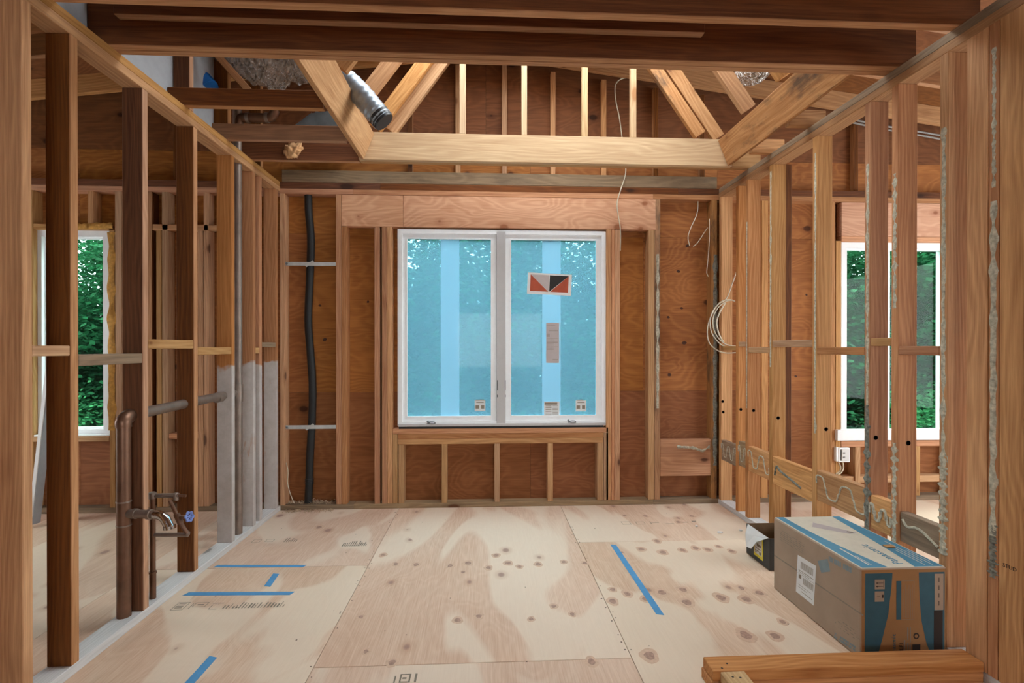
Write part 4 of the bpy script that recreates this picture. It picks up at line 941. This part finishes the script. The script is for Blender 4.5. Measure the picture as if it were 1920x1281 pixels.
def rect_o(x0, x1, y0, y1, t=.003): return [(x0, x1, y0, y0 + t), (x0, x1, y1 - t, y1), (x0, x0 + t, y0, y1), (x1 - t, x1, y0, y1)]
it = rect_o(0, .055, 0, .075) + [(.008, .042, .018 + .014 * i, .025 + .014 * i) for i in range(4)]
it += rect_o(.085, .145, .025, .07) + [(.10, .13, .042, .052), (.075, .079, .01, .06)] + [(.165, .22, .055, .059), (.172, .176, 0, .045), (.172, .21, 0, .003), (.19, .205, .04, .043)]
rnd = random.Random(3)
for i in range(20):
    x = .235 + .0145 * i; h = rnd.uniform(.02, .06); it.append((x, x + rnd.uniform(.003, .009), .004, .004 + h))
stamp(318, 1145, .5, it)
stamp(640, 1025, .2, [(.012 * i, .012 * i + rnd.uniform(.003, .008), 0, rnd.uniform(.03, .09)) for i in range(13)])
stamp(1168, 984, .2, rect_o(0, .06, 0, .06) + rect_o(.1, .16, 0, .05) + [(.2, .26, .02, .025), (.2, .205, 0, .05), (.3, .36, 0, .005), (.42, .47, .02, .03), (.5, .53, .03, .05)])
stamp(470, 1018, .2, rect_o(0, .05, 0, .05) + rect_o(.08, .13, .01, .05) + [(.2 + .014 * i, .206 + .014 * i, 0, rnd.uniform(.03, .07)) for i in range(6)])
stamp(742, 1281, .1, rect_o(.01, .05, 0, .05, .006) + [(-.01, -.004, 0, .04), (.065, .073, 0, .05), (.02, .035, .02, .03)], 0, 'ink_faint')
# knots in the face veneer, largest near the right foreground
KN = [(1272, 979, 8), (1210, 968, 7), (1171, 967, 6), (1297, 968, 7), (1232, 1015, 9), (1202, 1030, 10), (1243, 1036, 11), (1280, 1032, 9), (1304, 1028, 9), (1327, 1031, 9), (1347, 1025, 7), (1372, 1034, 8), (1166, 1036, 6),
      (1149, 1106, 9), (1176, 1114, 11), (1149, 1128, 12), (1210, 1123, 11), (1241, 1111, 13), (1281, 1106, 12), (1288, 1130, 15), (1352, 1121, 14), (1390, 1103, 9), (1400, 1124, 14), (1424, 1112, 12), (1398, 1191, 17), (1453, 1193, 14), (1467, 1166, 9),
      (1218, 1230, 18), (1109, 1241, 13), (1038, 1137, 9), (1073, 1152, 8), (996, 1161, 8), (898, 1156, 10), (858, 1163, 11), (742, 1058, 8), (780, 1059, 9), (844, 1061, 9), (878, 1056, 11), (916, 1065, 9), (953, 1056, 10), (974, 1063, 8), (1009, 1058, 9), (930, 1042, 9), (1057, 1054, 8), (1096, 1056, 8), (718, 1041, 8), (868, 1073, 7), (735, 1243, 12), (686, 1222, 8), (677, 1157, 8), (598, 989, 9)]
for nm_, sc_, mt_, h_ in (('knot_halo', 1.15, 'floor_halo', .0002), ('knot_core', .62, 'floor_knot', .0004)):
    Q = []
    for px, py, r in KN:
        p = on(px, py, 2, 0); d = math.hypot(p.x, p.y); rr = r * .85 * d / F_PX * sc_
        Q.append([(p.x + rr * math.cos(t) * (1 + .15 * math.sin(3 * t + px)), p.y + rr * 1.35 * math.sin(t) * (1 + .12 * math.cos(2 * t + py))) for t in [i * math.pi / 7 for i in range(14)]])
    o = flats(nm_, Q, mt_, floor, Matrix.Identity(4), h_); o['kind'] = 'stuff'
rnd = random.Random(9); Q = []
for i in range(90):
    x, y = rnd.uniform(XL + .1, XR - .1), rnd.uniform(1.7, 3.9)
    if rnd.random() < .6: x = rnd.choice((-.66, .575)) + rnd.choice((-.012, .012))
    r = rnd.uniform(.0025, .0045); Q.append([(x + r * math.cos(t), y + r * math.sin(t)) for t in [j * math.pi / 3 for j in range(6)]])
o = flats('nail_holes', Q, 'nail_hole', floor, Matrix.Identity(4), .0003); o['kind'] = 'stuff'
# sawdust swept against the back plate, chips on the floor
vs, fs = [], []; rnd = random.Random(5)
for i in range(700):
    t = rnd.random(); px = 535 + 92 * t; y = YB - abs(rnd.gauss(0, .035)) - .002; x = XB(px); z = .001
    if rnd.random() < .5: y = YB + rnd.uniform(.005, .08); z = T + abs(rnd.gauss(0, .008)) + .001
    a = rnd.uniform(0, 6.28); s = rnd.uniform(.003, .011); u = Vector((math.cos(a), math.sin(a), rnd.uniform(-.5, .5))) * s; v = Vector((-math.sin(a), math.cos(a), rnd.uniform(-.3, .6))) * s * .5
    c = Vector((x, y, z + s * .4)); k = len(vs); vs += [c - u, c + v, c + u, c - v]; fs.append((k, k + 1, k + 2, k + 3))
tag(raw('sawdust', vs, fs, 'dust', None), 'sawdust and shavings along the plate under the black pipe', 'sawdust', kind='stuff')
for i, (px, py, lbl) in enumerate(((1306, 988, 'leftmost of three white plaster crumbs near the right wall'), (1350, 1000, 'largest white plaster crumb on the floor left of the open carton'), (1389, 996, 'white plaster crumb nearest the open carton'))):
    p = on(px, py, 2, 0); bm = bmesh.new(); bmesh.ops.create_icosphere(bm, subdivisions=2, radius=1)
    for v_ in bm.verts: v_.co *= 1 + .4 * noise.noise(v_.co * 2 + Vector((i * 5, 0, 0)))
    for v_ in bm.verts: v_.co = Vector((v_.co.x * (.018 if i == 1 else .010), v_.co.y * .012, v_.co.z * .006))
    lo = min(v_.co.z for v_ in bm.verts)
    me = bpy.data.meshes.new('crumb'); bm.to_mesh(me); bm.free()
    tag(link('plaster_crumb', me, 'paper', None, Matrix.Translation((p.x, p.y, .0002 - lo))), lbl, 'debris', 'plaster crumbs on the right floor')
# leaning panel in the left room
b1 = on(92, 690, 1, 3.74); b0 = on(63, 948, 1, 3.66); b0 = b0 + (b0 - b1) * (b0.z / (b1.z - b0.z)); b0.z = .006
lp = empty('leaning_panel', b0, 'narrow white edged board leaning in the left room by its window', 'board')
board('board_face', b0 + Vector((0, .03, .012)), b1 + Vector((0, .03, 0)), .02, .07, 'drywall', lp, up=(-1, 0, .3)); board('board_edge', b0 + Vector((-.004, -.008, .012)), b1 + Vector((-.004, -.008, 0)), .024, .006, 'paper', lp, up=(-1, 0, .3))
# ------------------------------------------------------------------ outside: ground and trees
tag(raw('ground', [(-60, YS + .5, -3.2), (60, YS + .5, -3.2), (60, 70, -3.2), (-60, 70, -3.2)], [(0, 1, 2, 3)], 'ground', None), 'dark undergrowth below the trees outside the windows', kind='structure')
def crown_mesh(seed, n, rx, rz, leaf):
    rnd = random.Random(seed); vs, fs = [], []
    cl = []
    for i in range(260):
        while True:
            p = Vector((rnd.uniform(-1, 1), rnd.uniform(-1, 1), rnd.uniform(-1, 1)))
            if .35 < p.length < 1: break
        cl.append(Vector((p.x * rx, p.y * rx, p.z * rz)))
    for i in range(n):
        c = rnd.choice(cl); p = c + Vector((rnd.gauss(0, .30), rnd.gauss(0, .30), rnd.gauss(0, .22)))
        a = rnd.uniform(0, 6.283); el = rnd.uniform(-.7, .5); s = leaf * rnd.uniform(.6, 1.3)
        u = Vector((math.cos(a) * math.cos(el), math.sin(a) * math.cos(el), math.sin(el))) * s
        w = u.cross(Vector((rnd.uniform(-1, 1), rnd.uniform(-1, 1), 1.2))).normalized() * s * .38
        k = len(vs); vs += [p - u * .5, p + w, p + u * .6, p - w]; fs.append((k, k + 1, k + 2, k + 3))
    me = bpy.data.meshes.new('crown'); me.from_pydata(vs, [], fs); me.update(); return me
CR = [crown_mesh(1, 52000, 2.3, 3.9, .11), crown_mesh(2, 50000, 2.0, 3.3, .10), crown_mesh(3, 26000, 1.7, 1.7, .08)]
trunk_vs, trunk_fs = tube_data(smooth_path([(0, 0, 0), (.05, .02, 1.5), (-.04, .03, 3.0), (.03, -.02, 5.0)], 5), lambda t: .16 * (1 - .75 * t), 10)
TRK = bpy.data.meshes.new('trunk'); TRK.from_pydata(trunk_vs, [], trunk_fs); TRK.update()
TREES = [(-10.2, 10.5, 0, 'leaf', 1.0, 'dark leafy tree seen through the left room window'), (-7.2, 12.5, 1, 'leaf', 1.2, 'tree behind the foam edged jamb of the left window'),
         (-3.6, 11.0, 0, 'leaf', 1.1, 'tree at the far left behind the blue filmed window'), (-.9, 9.8, 1, 'leaf2', 1.0, 'tree straight behind the left blue filmed pane'),
         (1.6, 10.6, 0, 'leaf', 1.0, 'tree behind the middle of the blue filmed window'), (4.0, 9.8, 1, 'leaf2', 1.1, 'tree at the right behind the blue filmed window'),
         (7.0, 12.0, 0, 'leaf', 1.1, 'tree seen at the left side of the right room window'), (9.6, 10.6, 1, 'leaf', 1.15, 'dark tree filling the middle of the right room window'),
         (12.4, 11.6, 0, 'leaf', 1.1, 'dark tree at the right side of the right room window'),
         (-13.0, 13.5, 0, 'leaf', 1.2, 'farther tree at the left edge of the left window'), (-5.5, 15.5, 0, 'leaf', 1.3, 'tall tree far behind the left of the blue window'),
         (.4, 15.5, 0, 'leaf', 1.3, 'tall tree far behind the middle of the blue window'), (5.4, 15.5, 0, 'leaf', 1.3, 'tall tree far behind the right of the blue window'),
         (15.5, 15.0, 0, 'leaf', 1.35, 'tall tree far beyond the right room window'), (10.6, 15.8, 0, 'leaf', 1.3, 'tall dark tree behind the right window trees'),
         (-9.6, 16.5, 1, 'leaf', 1.35, 'tall tree far beyond the left room window')]
rnd = random.Random(11)
for i, (x, y, c, m, s, lbl) in enumerate(TREES):
    t = empty('leafy_tree', (x, y, -3.2), lbl, 'tree', 'trees behind the house'); rz_ = rnd.uniform(0, 6.28)
    cz = 3.0 * s if c != 1 else 3.3 * s
    mw = Matrix.Translation((x, y, -3.2 + cz)) @ Matrix.Rotation(rz_, 4, 'Z') @ Matrix.Scale(s, 4)
    me = CR[c] if m == 'leaf' else CR[c].copy()
    o = link('crown', me, m, t, mw); o['kind'] = 'stuff'
    link('trunk', TRK, 'bark', t, Matrix.Translation((x, y, -3.2)) @ Matrix.Rotation(rz_, 4, 'Z') @ Matrix.Scale(s, 4))
for i, (x, y, s, lbl) in enumerate(((7.6, 7.8, .75, 'bright green shrub low behind the right window, left side'), (9.4, 8.2, .8, 'bright green shrub low in the middle of the right window'), (11.2, 8.6, .85, 'bright green shrub at the right end of the right window'), (-8.2, 8.6, .8, 'green shrub low behind the left room window'))):
    t = empty('leafy_shrub', (x, y, -3.2), lbl, 'shrub', 'shrubs below the windows')
    me = CR[2] if i == 0 else CR[2]
    o = link('foliage', me, 'leaf2', t, Matrix.Translation((x, y, -3.2 + 2.2 * s + .6)) @ Matrix.Rotation(i * 1.3, 4, 'Z') @ Matrix.Scale(s * 1.15, 4)); o['kind'] = 'stuff'
    link('stem', TRK, 'bark', t, Matrix.Translation((x, y, -3.2)) @ Matrix.Scale(.5, 4))
